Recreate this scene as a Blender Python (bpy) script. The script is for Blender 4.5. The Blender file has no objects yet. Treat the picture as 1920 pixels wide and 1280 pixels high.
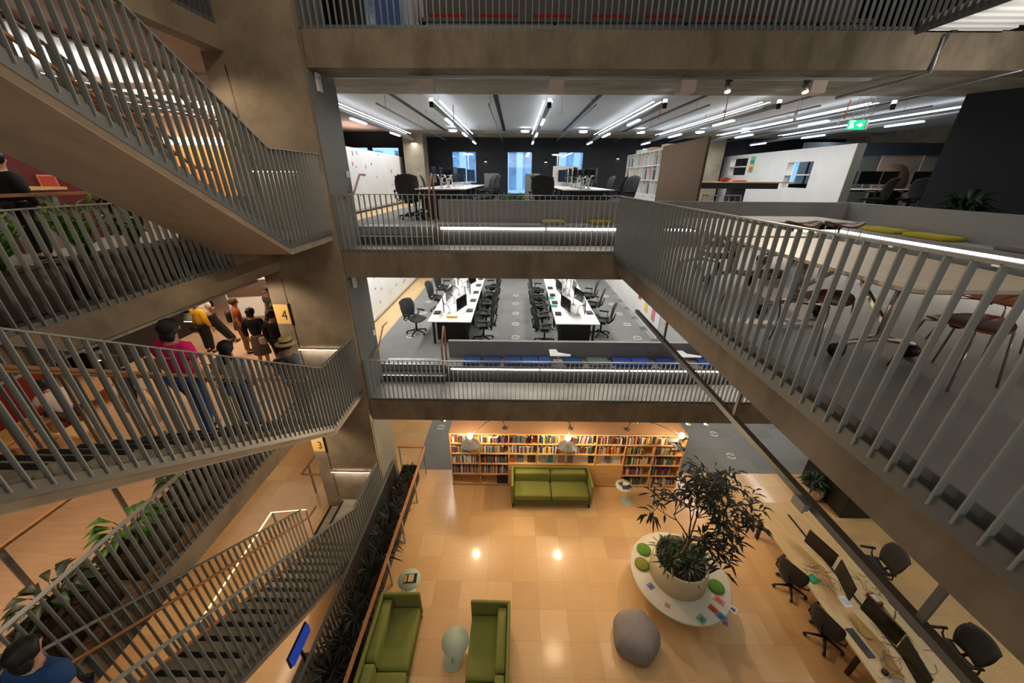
import bpy, bmesh, math, random
from mathutils import Vector, Matrix
from math import pi, sin, cos, radians
random.seed(7)
SC = bpy.context.scene
COL = SC.collection
# ------------------------------------------------------------------ camera
PITCH, YAW, ROLL = radians(24.47), radians(.48), radians(.37)
cam_d = bpy.data.cameras.new('camera'); cam = bpy.data.objects.new('camera', cam_d); COL.objects.link(cam)
cam_d.sensor_width = 36; cam_d.lens = 674.6 / 1920 * 36; cam_d.clip_start = .05; cam_d.clip_end = 200
_r = Vector((cos(YAW), sin(YAW), 0)); _f = Vector((-sin(YAW)*cos(PITCH), cos(YAW)*cos(PITCH), -sin(PITCH))); _u = _r.cross(_f)
_rr = _r*cos(ROLL) + _u*sin(ROLL); _uu = -_r*sin(ROLL) + _u*cos(ROLL)
cam.matrix_world = Matrix(((_rr.x, _uu.x, -_f.x, 0), (_rr.y, _uu.y, -_f.y, 0), (_rr.z, _uu.z, -_f.z, 8.12), (0, 0, 0, 1)))
SC.camera = cam
SC.view_settings.view_transform = 'Standard'; SC.view_settings.look = 'None'
SC.view_settings.exposure = 0.0; SC.view_settings.gamma = 1; SC.view_settings.use_curve_mapping = False
# ------------------------------------------------------------------ world: dusk sky seen through the office windows
W = bpy.data.worlds.new('world'); SC.world = W; W.use_nodes = True
bg = W.node_tree.nodes['Background']; bg.inputs[0].default_value = (.46, .66, .90, 1); bg.inputs[1].default_value = 3.4
# ------------------------------------------------------------------ lights of the building
COOL = (1, .965, .92); WARM = (1, .73, .46); AMB = (1, .80, .58); LOBBY = (1, .76, .52); LOUNGE = (1, .73, .45)
def lamp(kind, name, loc, power, color, size=None, size_y=None, aim=None, spot=None, blend=.5, radius=None):
    d = bpy.data.lights.new(name, kind); d.energy = power; d.color = color
    if kind == 'AREA':
        d.shape = 'RECTANGLE'; d.size = size; d.size_y = size_y or size
    if kind == 'SPOT':
        d.spot_size = radians(spot); d.spot_blend = blend
    if radius is not None: d.shadow_soft_size = radius
    o = bpy.data.objects.new(name, d); COL.objects.link(o); o.location = loc
    if aim: o.rotation_euler = (Vector(aim) - Vector(loc)).to_track_quat('-Z', 'Y').to_euler()
    return o
LX = [-4.1, -1.75, .66, 3.0, 5.3, 7.6, 9.9]          # rows of linear office lights
for x in LX:
    lamp('AREA', 'office_light_top', (x, 12.6, 9.36), 75, COOL, .2, 7.5)           # level five office
    lamp('AREA', 'office_light_middle', (x, 12.6, 6.1), 120, COOL, .2, 8)           # level four office
for x in (-2.2, 6.5, 9.5):
    lamp('AREA', 'office_light_low', (x, 11.0, 2.75), 45, COOL, .3, 4)             # level three office
# light from the open floors above (level six office behind its bench and the right hand bridge)
lamp('AREA', 'office_light_six', (1.0, 11.0, 12.6), 90, COOL, 9, 2)
lamp('AREA', 'office_light_six_right', (8.8, 3.5, 12.9), 80, COOL, 2, 5)
# warm track spots over the lounge, fixed under the concrete edge beams
for x, y, z, tx, ty, tz, p, s in ((-1.2, 6.6, 6.2, -.3, 5.0, 0, 260, 46), (1.4, 6.6, 6.2, 1.2, 5.6, 0, 330, 56), (3.4, 6.6, 6.2, 3.6, 5.6, 0, 380, 55),
                                  (-.6, 6.6, 9.6, .6, 3.4, 0, 420, 32), (4.8, 6.6, 6.2, 5.2, 4.4, 0, 330, 60), 
                                  (4.25, 7.1, 2.62, 3.6, 8.0, .8, 25, 90), (-1.7, 7.1, 2.62, -1.2, 8.0, .8, 25, 90)):
    lamp('SPOT', 'track_spot', (x, y, z), p*.3, LOUNGE, aim=(tx, ty, tz), spot=s, blend=.7, radius=.30 if z > 5 else .06)
lamp('SPOT', 'track_spot', (-2.6, 6.7, 6.2), 190, LOUNGE, aim=(1.95, 2.6, 6.5), spot=50, blend=.9, radius=.05)  # unseen spot added to warm the face of the right hand beam
# beam track spots washing the pier and the stairs
lamp('SPOT', 'track_spot', (3.49, 6.6, 9.5), 330, AMB, aim=(-2.0, 4.6, 7.6), spot=60, blend=.8, radius=.04)
lamp('SPOT', 'track_spot', (4.76, 6.6, 9.5), 240, AMB, aim=(2.2, 2.0, 6.8), spot=75, blend=.9, radius=.04)
lamp('SPOT', 'track_spot', (-.5, 2.0, 12.9), 190, AMB, aim=(-3.9, 6.6, 9.6), spot=70, blend=.8, radius=.03)
# left hand lobbies, one per level
for z, p in ((9.6, 60), (6.15, 62), (2.9, 80)):
    lamp('AREA', 'lobby_light', (-8.2, 9.0, z), p*(.7 if z > 9 else 1.3 if z > 3 else .55), LOBBY, 2.5, 3)
    lamp('AREA', 'lobby_light', (-7.0, 3.2, z), p*(.22 if z > 9 else .5 if z > 3 else .25), LOBBY, 1.5, 3)
lamp('AREA', 'lobby_uplight', (-7.4, 6.8, 9.55), 75, (1, .95, .92), .3, 2.6, aim=(-7.4, 6.8, 12))
lamp('AREA', 'lobby_uplight', (-8.4, 11.0, 9.55), 75, (1, .95, .92), .3, 3.4, aim=(-8.4, 11.0, 12))
lamp('AREA', 'door_light', (-10.3, 12.3, 9.4), 90, (1, .82, .6), 2.6, .3, aim=(-10.3, 13.4, 7.6))  # fill added in front of the orange doors to brighten them
lamp('AREA', 'lobby_light', (-8.2, 11.2, 6.3), 70, (1, .86, .74), 3, 1.5)
lamp('SPOT', 'lobby_spot', (-5.3, 5.9, 6.1), 75, AMB, aim=(-4.7, 6.85, 5.5), spot=75, blend=.7, radius=.04)
lamp('SPOT', 'lobby_spot', (-5.3, 5.9, 2.85), 75, AMB, aim=(-4.7, 6.85, 2.1), spot=75, blend=.7, radius=.04)
lamp('SPOT', 'lobby_spot', (-5.3, 5.6, 9.5), 90, AMB, aim=(-4.4, 6.9, 8.5), spot=75, blend=.7, radius=.04)
lamp('AREA', 'near_fill_light', (0, -3.2, 9.6), 75, (1, .95, .88), 8, 1.2, aim=(0, 4, 7.2))  # unseen fill added behind the camera to lift rails, stairs and beams
lamp('AREA', 'near_fill_light', (-1, -3.2, 5.9), 60, (1, .97, .92), 6, 1, aim=(0, 4, 3.6))  # the same added fill, one level lower
lamp('AREA', 'office_light_low', (9.6, 3.6, 5.9), 110, (.90, 1, .98), .3, 5)
lamp('SPOT', 'lobby_spot', (-6.0, 1.6, 9.6), 110, AMB, aim=(-5.0, 3.6, 7.2), spot=70, blend=.6, radius=.04)
lamp('SPOT', 'lobby_spot', (-6.0, 1.8, 6.2), 90, AMB, aim=(-5.0, 3.0, 3.6), spot=75, blend=.6, radius=.04)
lamp('AREA', 'lobby_uplight', (-6.2, 15.5, 9.2), 22, (1, .86, .8), 1, 2, aim=(-6.2, 15.5, 12))  # unseen uplight added to brighten the ceiling beyond the whiteboard wall
lamp('SPOT', 'track_spot', (6.7, 4.6, 9.3), 60, COOL, aim=(6.75, 7.0, 9.98), spot=42, blend=.5, radius=.04)
lamp('AREA', 'bridge_fill_light', (6.7, 5.2, 8.9), 26, COOL, .5, .5, aim=(6.7, 6.2, 10.2))  # unseen fill added below the bridge to brighten its underside
# unseen fill light added under the closed roof to lift the atrium
lamp('AREA', 'atrium_fill_light', (-.5, 3.0, 13.4), 120, (1, .90, .78), 4, 5)
# ------------------------------------------------------------------ materials
def lin(c):
    return tuple((v/255/12.92 if v/255 <= .04045 else ((v/255+.055)/1.055)**2.4) for v in c) + (1,)
MATS = {}
def mat(name, rgb, rough=.6, metal=0, var=0.0, scale=6, rgb2=None, bump=0, emit=None, stretch=(1, 1, 1), coat=0, trans=0):
    if name in MATS: return MATS[name]
    m = bpy.data.materials.new(name); MATS[name] = m; m.use_nodes = True
    nt = m.node_tree; b = nt.nodes['Principled BSDF']
    b.inputs['Base Color'].default_value = lin(rgb); b.inputs['Roughness'].default_value = rough; b.inputs['Metallic'].default_value = metal
    if coat: b.inputs['Coat Weight'].default_value = coat; b.inputs['Coat Roughness'].default_value = .18
    if trans: b.inputs['Transmission Weight'].default_value = trans
    if emit:
        b.inputs['Emission Color'].default_value = lin(emit[0]); b.inputs['Emission Strength'].default_value = emit[1]
    if var or rgb2:
        g = nt.nodes.new('ShaderNodeNewGeometry'); mp = nt.nodes.new('ShaderNodeMapping'); mp.inputs['Scale'].default_value = stretch
        nz = nt.nodes.new('ShaderNodeTexNoise'); nz.inputs['Scale'].default_value = scale; nz.inputs['Detail'].default_value = 6; nz.inputs['Roughness'].default_value = .65
        rp = nt.nodes.new('ShaderNodeValToRGB')
        a = rgb2 or tuple(max(0, v*(1-var)) for v in rgb); c = rgb if rgb2 else tuple(min(255, v*(1+var)) for v in rgb)
        rp.color_ramp.elements[0].position = .32; rp.color_ramp.elements[1].position = .68
        rp.color_ramp.elements[0].color = lin(a); rp.color_ramp.elements[1].color = lin(c)
        L = nt.links.new
        L(g.outputs['Position'], mp.inputs['Vector']); L(mp.outputs[0], nz.inputs['Vector']); L(nz.outputs['Fac'], rp.inputs['Fac']); L(rp.outputs['Color'], b.inputs['Base Color'])
        if bump:
            bp = nt.nodes.new('ShaderNodeBump'); bp.inputs['Strength'].default_value = bump; bp.inputs['Distance'].default_value = .01
            L(nz.outputs['Fac'], bp.inputs['Height']); L(bp.outputs[0], b.inputs['Normal'])
    return m
def tile_mat(name, size, cols, rough, grain=.12, coat=0, joint=.02):
    """square boards of varying tone: each tile draws its tone from its own cell"""
    m = bpy.data.materials.new(name); m.use_nodes = True; nt = m.node_tree; N = nt.nodes.new; L = nt.links.new
    b = nt.nodes['Principled BSDF']; b.inputs['Roughness'].default_value = rough
    if coat: b.inputs['Coat Weight'].default_value = coat; b.inputs['Coat Roughness'].default_value = .12
    g = N('ShaderNodeNewGeometry'); sc = N('ShaderNodeVectorMath'); sc.operation = 'SCALE'; sc.inputs['Scale'].default_value = 1/size
    L(g.outputs['Position'], sc.inputs[0])
    fl = N('ShaderNodeVectorMath'); fl.operation = 'FLOOR'; L(sc.outputs[0], fl.inputs[0])
    sep0 = N('ShaderNodeSeparateXYZ'); L(fl.outputs[0], sep0.inputs[0]); cmb0 = N('ShaderNodeCombineXYZ'); L(sep0.outputs[0], cmb0.inputs[0]); L(sep0.outputs[1], cmb0.inputs[1])
    wn = N('ShaderNodeTexWhiteNoise'); wn.noise_dimensions = '3D'; L(cmb0.outputs[0], wn.inputs['Vector'])
    rp = N('ShaderNodeValToRGB'); els = rp.color_ramp.elements
    while len(els) < len(cols): els.new(.5)
    for i, c in enumerate(cols): els[i].position = i/(len(cols)-1); els[i].color = lin(c)
    L(wn.outputs['Value'], rp.inputs['Fac'])
    mp = N('ShaderNodeMapping'); mp.inputs['Scale'].default_value = (2.5, 40, 10); L(g.outputs['Position'], mp.inputs['Vector'])
    mp2 = N('ShaderNodeMapping'); mp2.inputs['Scale'].default_value = (40, 2.5, 10); L(g.outputs['Position'], mp2.inputs['Vector'])
    gt = N('ShaderNodeMath'); gt.operation = 'GREATER_THAN'; gt.inputs[1].default_value = .5
    sp = N('ShaderNodeSeparateColor'); L(wn.outputs['Color'], sp.inputs[0]); L(sp.outputs[1], gt.inputs[0])
    mv = N('ShaderNodeMix'); mv.data_type = 'VECTOR'; L(gt.outputs[0], mv.inputs['Factor']); L(mp.outputs[0], mv.inputs[4]); L(mp2.outputs[0], mv.inputs[5])
    nz = N('ShaderNodeTexNoise'); nz.inputs['Scale'].default_value = 1; nz.inputs['Detail'].default_value = 4; L(mv.outputs[1], nz.inputs['Vector'])
    mr = N('ShaderNodeMapRange'); mr.inputs['To Min'].default_value = 1-grain; mr.inputs['To Max'].default_value = 1+grain; L(nz.outputs['Fac'], mr.inputs['Value'])
    fr = N('ShaderNodeVectorMath'); fr.operation = 'FRACTION'; L(sc.outputs[0], fr.inputs[0]); sep = N('ShaderNodeSeparateXYZ'); L(fr.outputs[0], sep.inputs[0])
    mn = N('ShaderNodeMath'); mn.operation = 'MINIMUM'; L(sep.outputs[0], mn.inputs[0]); L(sep.outputs[1], mn.inputs[1])
    jt = N('ShaderNodeMath'); jt.operation = 'GREATER_THAN'; jt.inputs[1].default_value = joint/size*.25; L(mn.outputs[0], jt.inputs[0])
    jr = N('ShaderNodeMapRange'); jr.inputs['To Min'].default_value = .72; jr.inputs['To Max'].default_value = 1; L(jt.outputs[0], jr.inputs['Value'])
    mu = N('ShaderNodeMath'); mu.operation = 'MULTIPLY'; L(mr.outputs[0], mu.inputs[0]); L(jr.outputs[0], mu.inputs[1])
    mx = N('ShaderNodeVectorMath'); mx.operation = 'SCALE'; L(rp.outputs['Color'], mx.inputs[0]); L(mu.outputs[0], mx.inputs['Scale'])
    L(mx.outputs[0], b.inputs['Base Color']); MATS[name] = m
    return m
M_CONC = mat('concrete', (134, 120, 100), .8, var=.14, scale=1.6, bump=.15)
M_CONC_W = mat('concrete_brown', (136, 122, 102), .75, rgb2=(98, 86, 68), scale=1.5, bump=.2, stretch=(1.5, 1.5, .7))
M_CONC_L = mat('concrete_light', (150, 140, 122), .8, var=.13, scale=1.6, stretch=(.6, 2, 1))
M_SOFF = mat('soffit_concrete', (156, 140, 122), .75, var=.06, scale=3)
M_DECK = mat('polished_concrete', (140, 136, 130), .38, var=.12, scale=1.2)
M_SLAB = mat('slab_tile', (124, 121, 118), .35, var=.08, scale=1)
M_GREY = mat('grey_paint', (112, 112, 104), .6, var=.02, scale=3)
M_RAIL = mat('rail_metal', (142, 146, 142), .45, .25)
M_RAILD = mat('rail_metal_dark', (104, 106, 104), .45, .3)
M_TIMB = tile_mat('timber_tiles', .56, [(208, 166, 114), (222, 182, 128), (214, 172, 118), (228, 190, 138)], .33, .10, coat=.45)
M_TIMBO = mat('timber_floor', (218, 180, 144), .4, rgb2=(204, 162, 124), scale=3, stretch=(.6, 6, 1))
M_CARP = tile_mat('carpet', .5, [(122, 123, 120), (132, 133, 130), (127, 128, 125)], .95, .06, joint=.0)
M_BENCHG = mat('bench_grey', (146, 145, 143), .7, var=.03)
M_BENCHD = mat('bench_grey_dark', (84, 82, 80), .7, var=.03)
M_STEPD = mat('step_dark', (70, 70, 70), .6)
M_WHITE = mat('white_paint', (226, 226, 222), .5)
M_WB = mat('whiteboard', (226, 226, 224), .35, var=.03, scale=1)
M_CEIL = mat('ceiling_panel', (206, 208, 210), .7, var=.02)
M_CEILW = mat('ceiling_timber', (186, 156, 138), .7, var=.06, scale=2)
M_BLACK = mat('black_plastic', (18, 18, 19), .5)
M_MESH = mat('black_mesh', (44, 45, 47), .8)
M_DARK = mat('dark_wall', (20, 24, 30), .7)
M_RED = mat('dark_red', (84, 12, 12), .6)
M_CHROME = mat('chrome', (200, 200, 200), .2, 1)
M_ALU = mat('aluminium', (205, 205, 205), .35, .8)
M_STEEL = mat('galvanised_steel', (160, 162, 165), .4, .7)
M_BIRCH = mat('birch_ply', (222, 178, 116), .5, rgb2=(206, 160, 98), scale=2, stretch=(1, 1, 9))
M_OAK = mat('oak_rail', (176, 122, 78), .45, var=.08, scale=8)
M_DESKT = mat('desk_timber', (216, 188, 140), .45, rgb2=(202, 170, 120), scale=1.5, stretch=(7, .7, 1))
M_TABW = mat('table_birch', (208, 198, 180), .42, rgb2=(196, 182, 160), scale=1.5, stretch=(7, .7, 1))
M_DESKW = mat('desk_white', (236, 236, 232), .4)
M_PLYB = mat('walnut_ply', (120, 66, 36), .4, var=.12, scale=5)
M_SOFA = mat('green_wool', (124, 128, 60), .9, var=.06, scale=60, bump=.1)
M_SOFA2 = mat('green_wool_seam', (92, 98, 34), .9)
M_MINT = mat('mint_powder_coat', (176, 190, 168), .5)
M_CREAM = mat('cream_laminate', (206, 200, 182), .5, var=.02)
M_POUF = mat('pouf_wool', (138, 130, 128), .95, var=.05, scale=80, bump=.15)
M_SOIL = mat('soil', (54, 30, 20), .95, var=.3, scale=30, bump=.4)
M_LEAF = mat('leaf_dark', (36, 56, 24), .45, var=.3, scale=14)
M_LEAFD = mat('leaf_shade', (20, 30, 16), .6, var=.25, scale=12)  # darker leaf copy, puts the dimness of the long trough into the colour
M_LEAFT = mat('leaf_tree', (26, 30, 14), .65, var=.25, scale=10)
M_LEAFB = mat('leaf_bright', (72, 122, 34), .42, var=.3, scale=12)
M_BARK = mat('bark', (96, 72, 50), .9, var=.2, scale=20)
M_TERRA = mat('planter_brown', (62, 48, 36), .7, var=.1)
M_LIME = mat('cushion_green', (86, 130, 40), .9, var=.05, scale=50)
M_OLIVE = mat('cushion_olive', (120, 124, 38), .9, var=.05, scale=50)
M_BROWNP = mat('pinboard_brown', (98, 78, 62), .9, var=.04, scale=40)
M_LED = mat('led_white', (255, 255, 255), .5, emit=((255, 244, 226), 14))
M_LEDC = mat('led_cool', (255, 255, 255), .5, emit=((240, 246, 255), 4))
M_LEDW = mat('led_warm', (255, 230, 190), .5, emit=((255, 214, 150), 9))
M_BULB = mat('bulb', (255, 240, 220), .5, emit=((255, 222, 170), 60))
M_SCREEN = mat('screen_blue', (20, 40, 120), .3, emit=((60, 96, 220), .3))
M_LEDS = mat('led_soft', (255, 230, 190), .5, emit=((255, 206, 140), 3))
M_SCR = mat('screen_black', (10, 10, 12), .2)
M_SIGNY = mat('sign_gold', (226, 186, 112), .5)
M_SIGNK = mat('sign_ink', (52, 36, 20), .7)
M_GLASS = mat('window_glass', (220, 235, 245), .02, trans=1)
M_EXIT = mat('exit_green', (0, 140, 90), .5, emit=((10, 190, 120), 1.6))
M_EXITW = mat('exit_white', (240, 255, 248), .5, emit=((235, 255, 245), 2.5))
M_ORANGE = mat('orange_timber', (204, 136, 66), .5, rgb2=(186, 118, 52), scale=3, stretch=(5, 5, .6))
M_RUBBER = mat('nosing_black', (16, 16, 16), .8)
def plain(rgb, rough=.6): return mat('paint_%d_%d_%d' % rgb, rgb, rough)
# ------------------------------------------------------------------ mesh helpers
class MB:
    def __init__(s): s.v = []; s.f = []; s.sm = []
    def quadset(s, vs, fs, smooth=False):
        n = len(s.v); s.v += [tuple(v) for v in vs]
        for f in fs: s.f.append(tuple(n+i for i in f)); s.sm.append(smooth)
        return s
    def box(s, x0, x1, y0, y1, z0, z1):
        return s.quadset([(x0, y0, z0), (x1, y0, z0), (x1, y1, z0), (x0, y1, z0), (x0, y0, z1), (x1, y0, z1), (x1, y1, z1), (x0, y1, z1)],
                         [(0, 3, 2, 1), (4, 5, 6, 7), (0, 1, 5, 4), (1, 2, 6, 5), (2, 3, 7, 6), (3, 0, 4, 7)])
    def bar(s, a, b, w, h=None, up=(0, 0, 1)):
        """box beam from a to b, width w, height h"""
        a = Vector(a); b = Vector(b); h = h or w; d = (b-a).normalized(); u = Vector(up)
        if abs(d.dot(u)) > .98: u = Vector((0, 1, 0))
        r = d.cross(u).normalized()*w/2; t = r.cross(d).normalized()*h/2
        return s.quadset([a-r-t, a+r-t, a+r+t, a-r+t, b-r-t, b+r-t, b+r+t, b-r+t], [(3, 2, 1, 0), (4, 5, 6, 7), (0, 1, 5, 4), (1, 2, 6, 5), (2, 3, 7, 6), (3, 0, 4, 7)])
    def tube(s, pts, r, n=8, cap=True):
        pts = [Vector(p) for p in pts]; rs = r if isinstance(r, (list, tuple)) else [r]*len(pts); rings = []
        for i, p in enumerate(pts):
            d = (pts[min(i+1, len(pts)-1)] - pts[max(i-1, 0)]).normalized()
            u = Vector((0, 0, 1)) if abs(d.z) < .9 else Vector((1, 0, 0))
            a = d.cross(u).normalized(); b = d.cross(a).normalized()
            rings.append([p + (a*cos(2*pi*k/n) + b*sin(2*pi*k/n))*rs[i] for k in range(n)])
        vs = [q for g in rings for q in g]; fs = []
        for i in range(len(pts)-1):
            for k in range(n): fs.append((i*n+k, i*n+(k+1) % n, (i+1)*n+(k+1) % n, (i+1)*n+k))
        if cap: fs += [tuple(range(n-1, -1, -1)), tuple((len(pts)-1)*n+k for k in range(n))]
        return s.quadset(vs, fs, True)
    def lathe(s, prof, c=(0, 0, 0), n=24, sx=1, sy=1):
        vs = []; fs = []
        for r, z in prof:
            for k in range(n): vs.append((c[0]+r*sx*cos(2*pi*k/n), c[1]+r*sy*sin(2*pi*k/n), c[2]+z))
        for i in range(len(prof)-1):
            for k in range(n): fs.append((i*n+k, i*n+(k+1) % n, (i+1)*n+(k+1) % n, (i+1)*n+k))
        fs.append(tuple(range(n-1, -1, -1))); fs.append(tuple((len(prof)-1)*n+k for k in range(n)))
        return s.quadset(vs, fs, True)
    def disc(s, c, r, h, n=24): return s.lathe([(r, 0), (r, h)], c, n)
    def prism(s, poly, z0, z1):
        n = len(poly)
        return s.quadset([(x, y, z0) for x, y in poly]+[(x, y, z1) for x, y in poly],
                         [tuple(range(n-1, -1, -1)), tuple(range(n, 2*n))]+[(i, (i+1) % n, n+(i+1) % n, n+i) for i in range(n)])
    def xprism(s, poly, x0, x1):
        """polygon in (y, z) extruded along x"""
        n = len(poly)
        return s.quadset([(x0, y, z) for y, z in poly]+[(x1, y, z) for y, z in poly],
                         [tuple(range(n)), tuple(range(2*n-1, n-1, -1))]+[(i, n+i, n+(i+1) % n, (i+1) % n) for i in range(n)])
    def leaf(s, p, d, L, w, droop=.3, side=None):
        p = Vector(p); d = Vector(d).normalized(); u = Vector((0, 0, 1)); sd = Vector(side) if side else d.cross(u)
        if sd.length < .05: sd = Vector((1, 0, 0))
        sd.normalize(); m = p + d*L*.45; t = p + d*L - u*L*droop; q = p + d*L*.75 - u*L*droop*.45; dn = u*w*.18
        return s.quadset([p, m+sd*w/2+dn, q+sd*w*.35, t, q-sd*w*.35, m-sd*w/2+dn, m-dn, q-dn], [(0, 1, 6), (1, 2, 7, 6), (2, 3, 7), (3, 4, 7), (4, 5, 6, 7), (5, 0, 6)], True)
    def surf(s, f, nu, nv):
        vs = [f(i/nu, j/nv) for j in range(nv+1) for i in range(nu+1)]; w = nu+1
        return s.quadset(vs, [(j*w+i, j*w+i+1, (j+1)*w+i+1, (j+1)*w+i) for j in range(nv) for i in range(nu)], True)
    def pillow(s, x0, x1, y0, y1, z0, z1, n=8, e=.22):
        """soft cushion: box with superelliptic edges"""
        cx, cy, cz = (x0+x1)/2, (y0+y1)/2, (z0+z1)/2; vs = []; fs = []; k = 2*n; r = n
        sg = lambda t, p: math.copysign(abs(t)**p, t)
        for j in range(r+1):
            a = -pi/2+pi*j/r
            for i in range(k):
                b = 2*pi*i/k
                vs.append((cx+(x1-x0)/2*sg(cos(a), e)*sg(cos(b), e), cy+(y1-y0)/2*sg(cos(a), e)*sg(sin(b), e), cz+(z1-z0)/2*sg(sin(a), .5)))
        for j in range(r):
            for i in range(k): fs.append((j*k+i, j*k+(i+1) % k, (j+1)*k+(i+1) % k, (j+1)*k+i))
        return s.quadset(vs, fs, True)
    def xf(s, M, start=0):
        for i in range(start, len(s.v)): s.v[i] = tuple(M @ Vector(s.v[i]))
        return s
    def mesh(s, name, m):
        me = bpy.data.meshes.new(name); me.from_pydata(s.v, [], s.f)
        bm = bmesh.new(); bm.from_mesh(me); bmesh.ops.recalc_face_normals(bm, faces=bm.faces); bm.to_mesh(me); bm.free()
        me.polygons.foreach_set('use_smooth', s.sm); me.materials.append(m); me.update()
        return me
    def build(s, name, m, parent=None, bevel=0, loc=None, rot=None, solid=0):
        o = bpy.data.objects.new(name, s.mesh(name, m)); COL.objects.link(o)
        if parent: o.parent = parent; KIDS.setdefault(parent.name, []).append(o)
        if loc: o.location = loc
        if rot: o.rotation_euler = rot
        if solid:
            b = o.modifiers.new('solid', 'SOLIDIFY'); b.thickness = solid; b.offset = 0
        if bevel:
            b = o.modifiers.new('bevel', 'BEVEL'); b.width = bevel; b.segments = 2; b.limit_method = 'ANGLE'; b.angle_limit = radians(40)
        return o
def tag(o, label, cat, group=None):
    o['label'] = label; o['category'] = cat
    if group: o['group'] = group
    return o
def struct(o): o['kind'] = 'structure'; return o
def stuff(o): o['kind'] = 'stuff'; return o
def empty(name, loc, label, cat, group=None, rz=0):
    o = bpy.data.objects.new(name, None); COL.objects.link(o); o.location = loc; o.rotation_euler = (0, 0, rz); o.empty_display_size = .1
    return tag(o, label, cat, group)
KIDS = {}                                            # children by parent name
def copy_to(o, parent):
    k = o.copy(); COL.objects.link(k); k.parent = parent; KIDS.setdefault(parent.name, []).append(k)
    return k
def dup(root, loc, rz=None, label=None, group=None):
    r = root.copy(); COL.objects.link(r); r.location = loc
    if rz is not None: r.rotation_euler = (0, 0, rz)
    if label: r['label'] = label
    if group: r['group'] = group
    for ch in KIDS.get(root.name, []):
        k = copy_to(ch, r)
        for g in KIDS.get(ch.name, []): copy_to(g, k)
    return r
def pt(o, label): o['label'] = label; return o
ORD = ['first', 'second', 'third', 'fourth', 'fifth', 'sixth', 'seventh', 'eighth', 'ninth', 'tenth', 'eleventh', 'twelfth', 'thirteenth', 'fourteenth', 'fifteenth',
       'sixteenth', 'seventeenth', 'eighteenth', 'nineteenth', 'twentieth', 'twenty-first', 'twenty-second', 'twenty-third', 'twenty-fourth', 'twenty-fifth', 'twenty-sixth', 'twenty-seventh', 'twenty-eighth']
H = 3.4
L3, L4, L5, L6 = 0, 3.4, 6.8, 10.2
# ================================================================== the building
def slab(name, x0, x1, y0, y1, z0, z1, m): return struct(MB().box(x0, x1, y0, y1, z0, z1).build(name, m))
# --- level three
slab('floor', -12, 10.6, -4, 8.35, -.3, 0, M_TIMB)
slab('floor', -12, -3.0, 8.35, 20, -.3, 0, M_TIMB)
slab('floor', -3.0, 14, 8.35, 20, -.3, 0, M_CARP)
slab('floor', 10.6, 14, -4, 8.35, -.3, 0, M_CARP)
# --- upper decks in front of the offices, raised office floors and the left hand lobby floors
TR = [0]
def trim(x0, x1, y0, y1, z0, z1, m=M_CONC_W):
    TR[0] += 1; return slab('trim_%d' % TR[0], x0, x1, y0, y1, z0, z1, m)
for L, x1 in ((L4, 12), (L5, 14), (L6, 12)):
    slab('floor', -3.35, x1, 7.06, 7.86, L-.3, L, M_DECK)
    trim(-3.35, x1, 7.0, 7.42, L-.5 if L != L4 else L-.54, L-.012)
    trim(-12 if L != L6 else -3.35, x1, 7.42, 20, L-.3 - .12, L-.3, M_CONC)          # slab below the raised floor
    slab('floor', -4.7, x1, 8.16, 20, L-.3, L+.33, M_CARP)
    st = MB().box(-3.35, -1.72, 7.86, 8.16, L, L+.165).build('step', M_STEPD); struct(st)
    MB().box(-3.35, -1.72, 7.858, 7.90, L+.165, L+.169).build('nosing', M_ALU, st)
    MB().box(-3.35, -1.72, 8.16, 8.20, L+.33, L+.334).build('nosing', M_ALU, st)
for L in (L4, L5, L6):
    slab('floor', -12, -4.55, -4, 6.86, L-.3, L, M_TIMBO if L == L4 else M_DECK)
    slab('floor', -12, -4.9, 6.86, 13.5, L-.3, L, M_TIMBO if L == L4 else M_DECK)
    trim(-4.75, -4.53, -4, 6.85, L-.33, L-.01, M_CONC)
    c = slab('ceiling', -12, -4.76, -4, 13.5, L-.33, L-.302, M_CEILW if L != L4 else M_CREAM)
# right hand floor of level five and its edge beam
slab('floor', 2.02, 14, -4, 7.06, L5-.3, L5, M_SLAB)
trim(1.93, 2.02, -4, 7.0, L5-.34, L5-.002)
slab('ceiling', 2.02, 14, -4, 7.0, L5-.36, L5-.302, M_CONC)
# level six bridge with its corrugated underside
br = MB()
br.box(6.08, 7.35, -4, 7.0, L6+.02, L6+.12)
for i in range(46):
    y = -2+i*.2; br.box(6.08, 7.35, y, y+.1, L6-.03, L6+.02)
struct(br.build('floor', M_WHITE))
# office ceilings of level five: concrete band, white panels with dark joints, far beam
slab('ceiling', -4.9, 14, 7.42, 9.15, L6-.47, L6-.42, M_CONC_L)
slab('ceiling', -4.9, 14, 9.15, 16.0, L6-.43, L6-.42, M_CEIL)
slab('ceiling', -4.9, 14, 16.0, 17.8, L6-.52, L6-.42, M_CONC_L)
for i, x in enumerate((-5.05, -2.76, -.48, 1.8, 4.1, 6.4, 8.7, 11)):
    trim(x-.05, x+.05, 9.15, 16.0, L6-.445, L6-.431, M_BLACK)
slab('ceiling', -4.9, 14, 7.42, 20, L5-.47, L5-.42, M_CEIL)
slab('ceiling', -4.9, 14, 7.42, 20, L4-.47, L4-.42, M_CEIL)
slab('ceiling', -12, 14, -5, 20, 13.6, 13.8, M_CONC)
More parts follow.
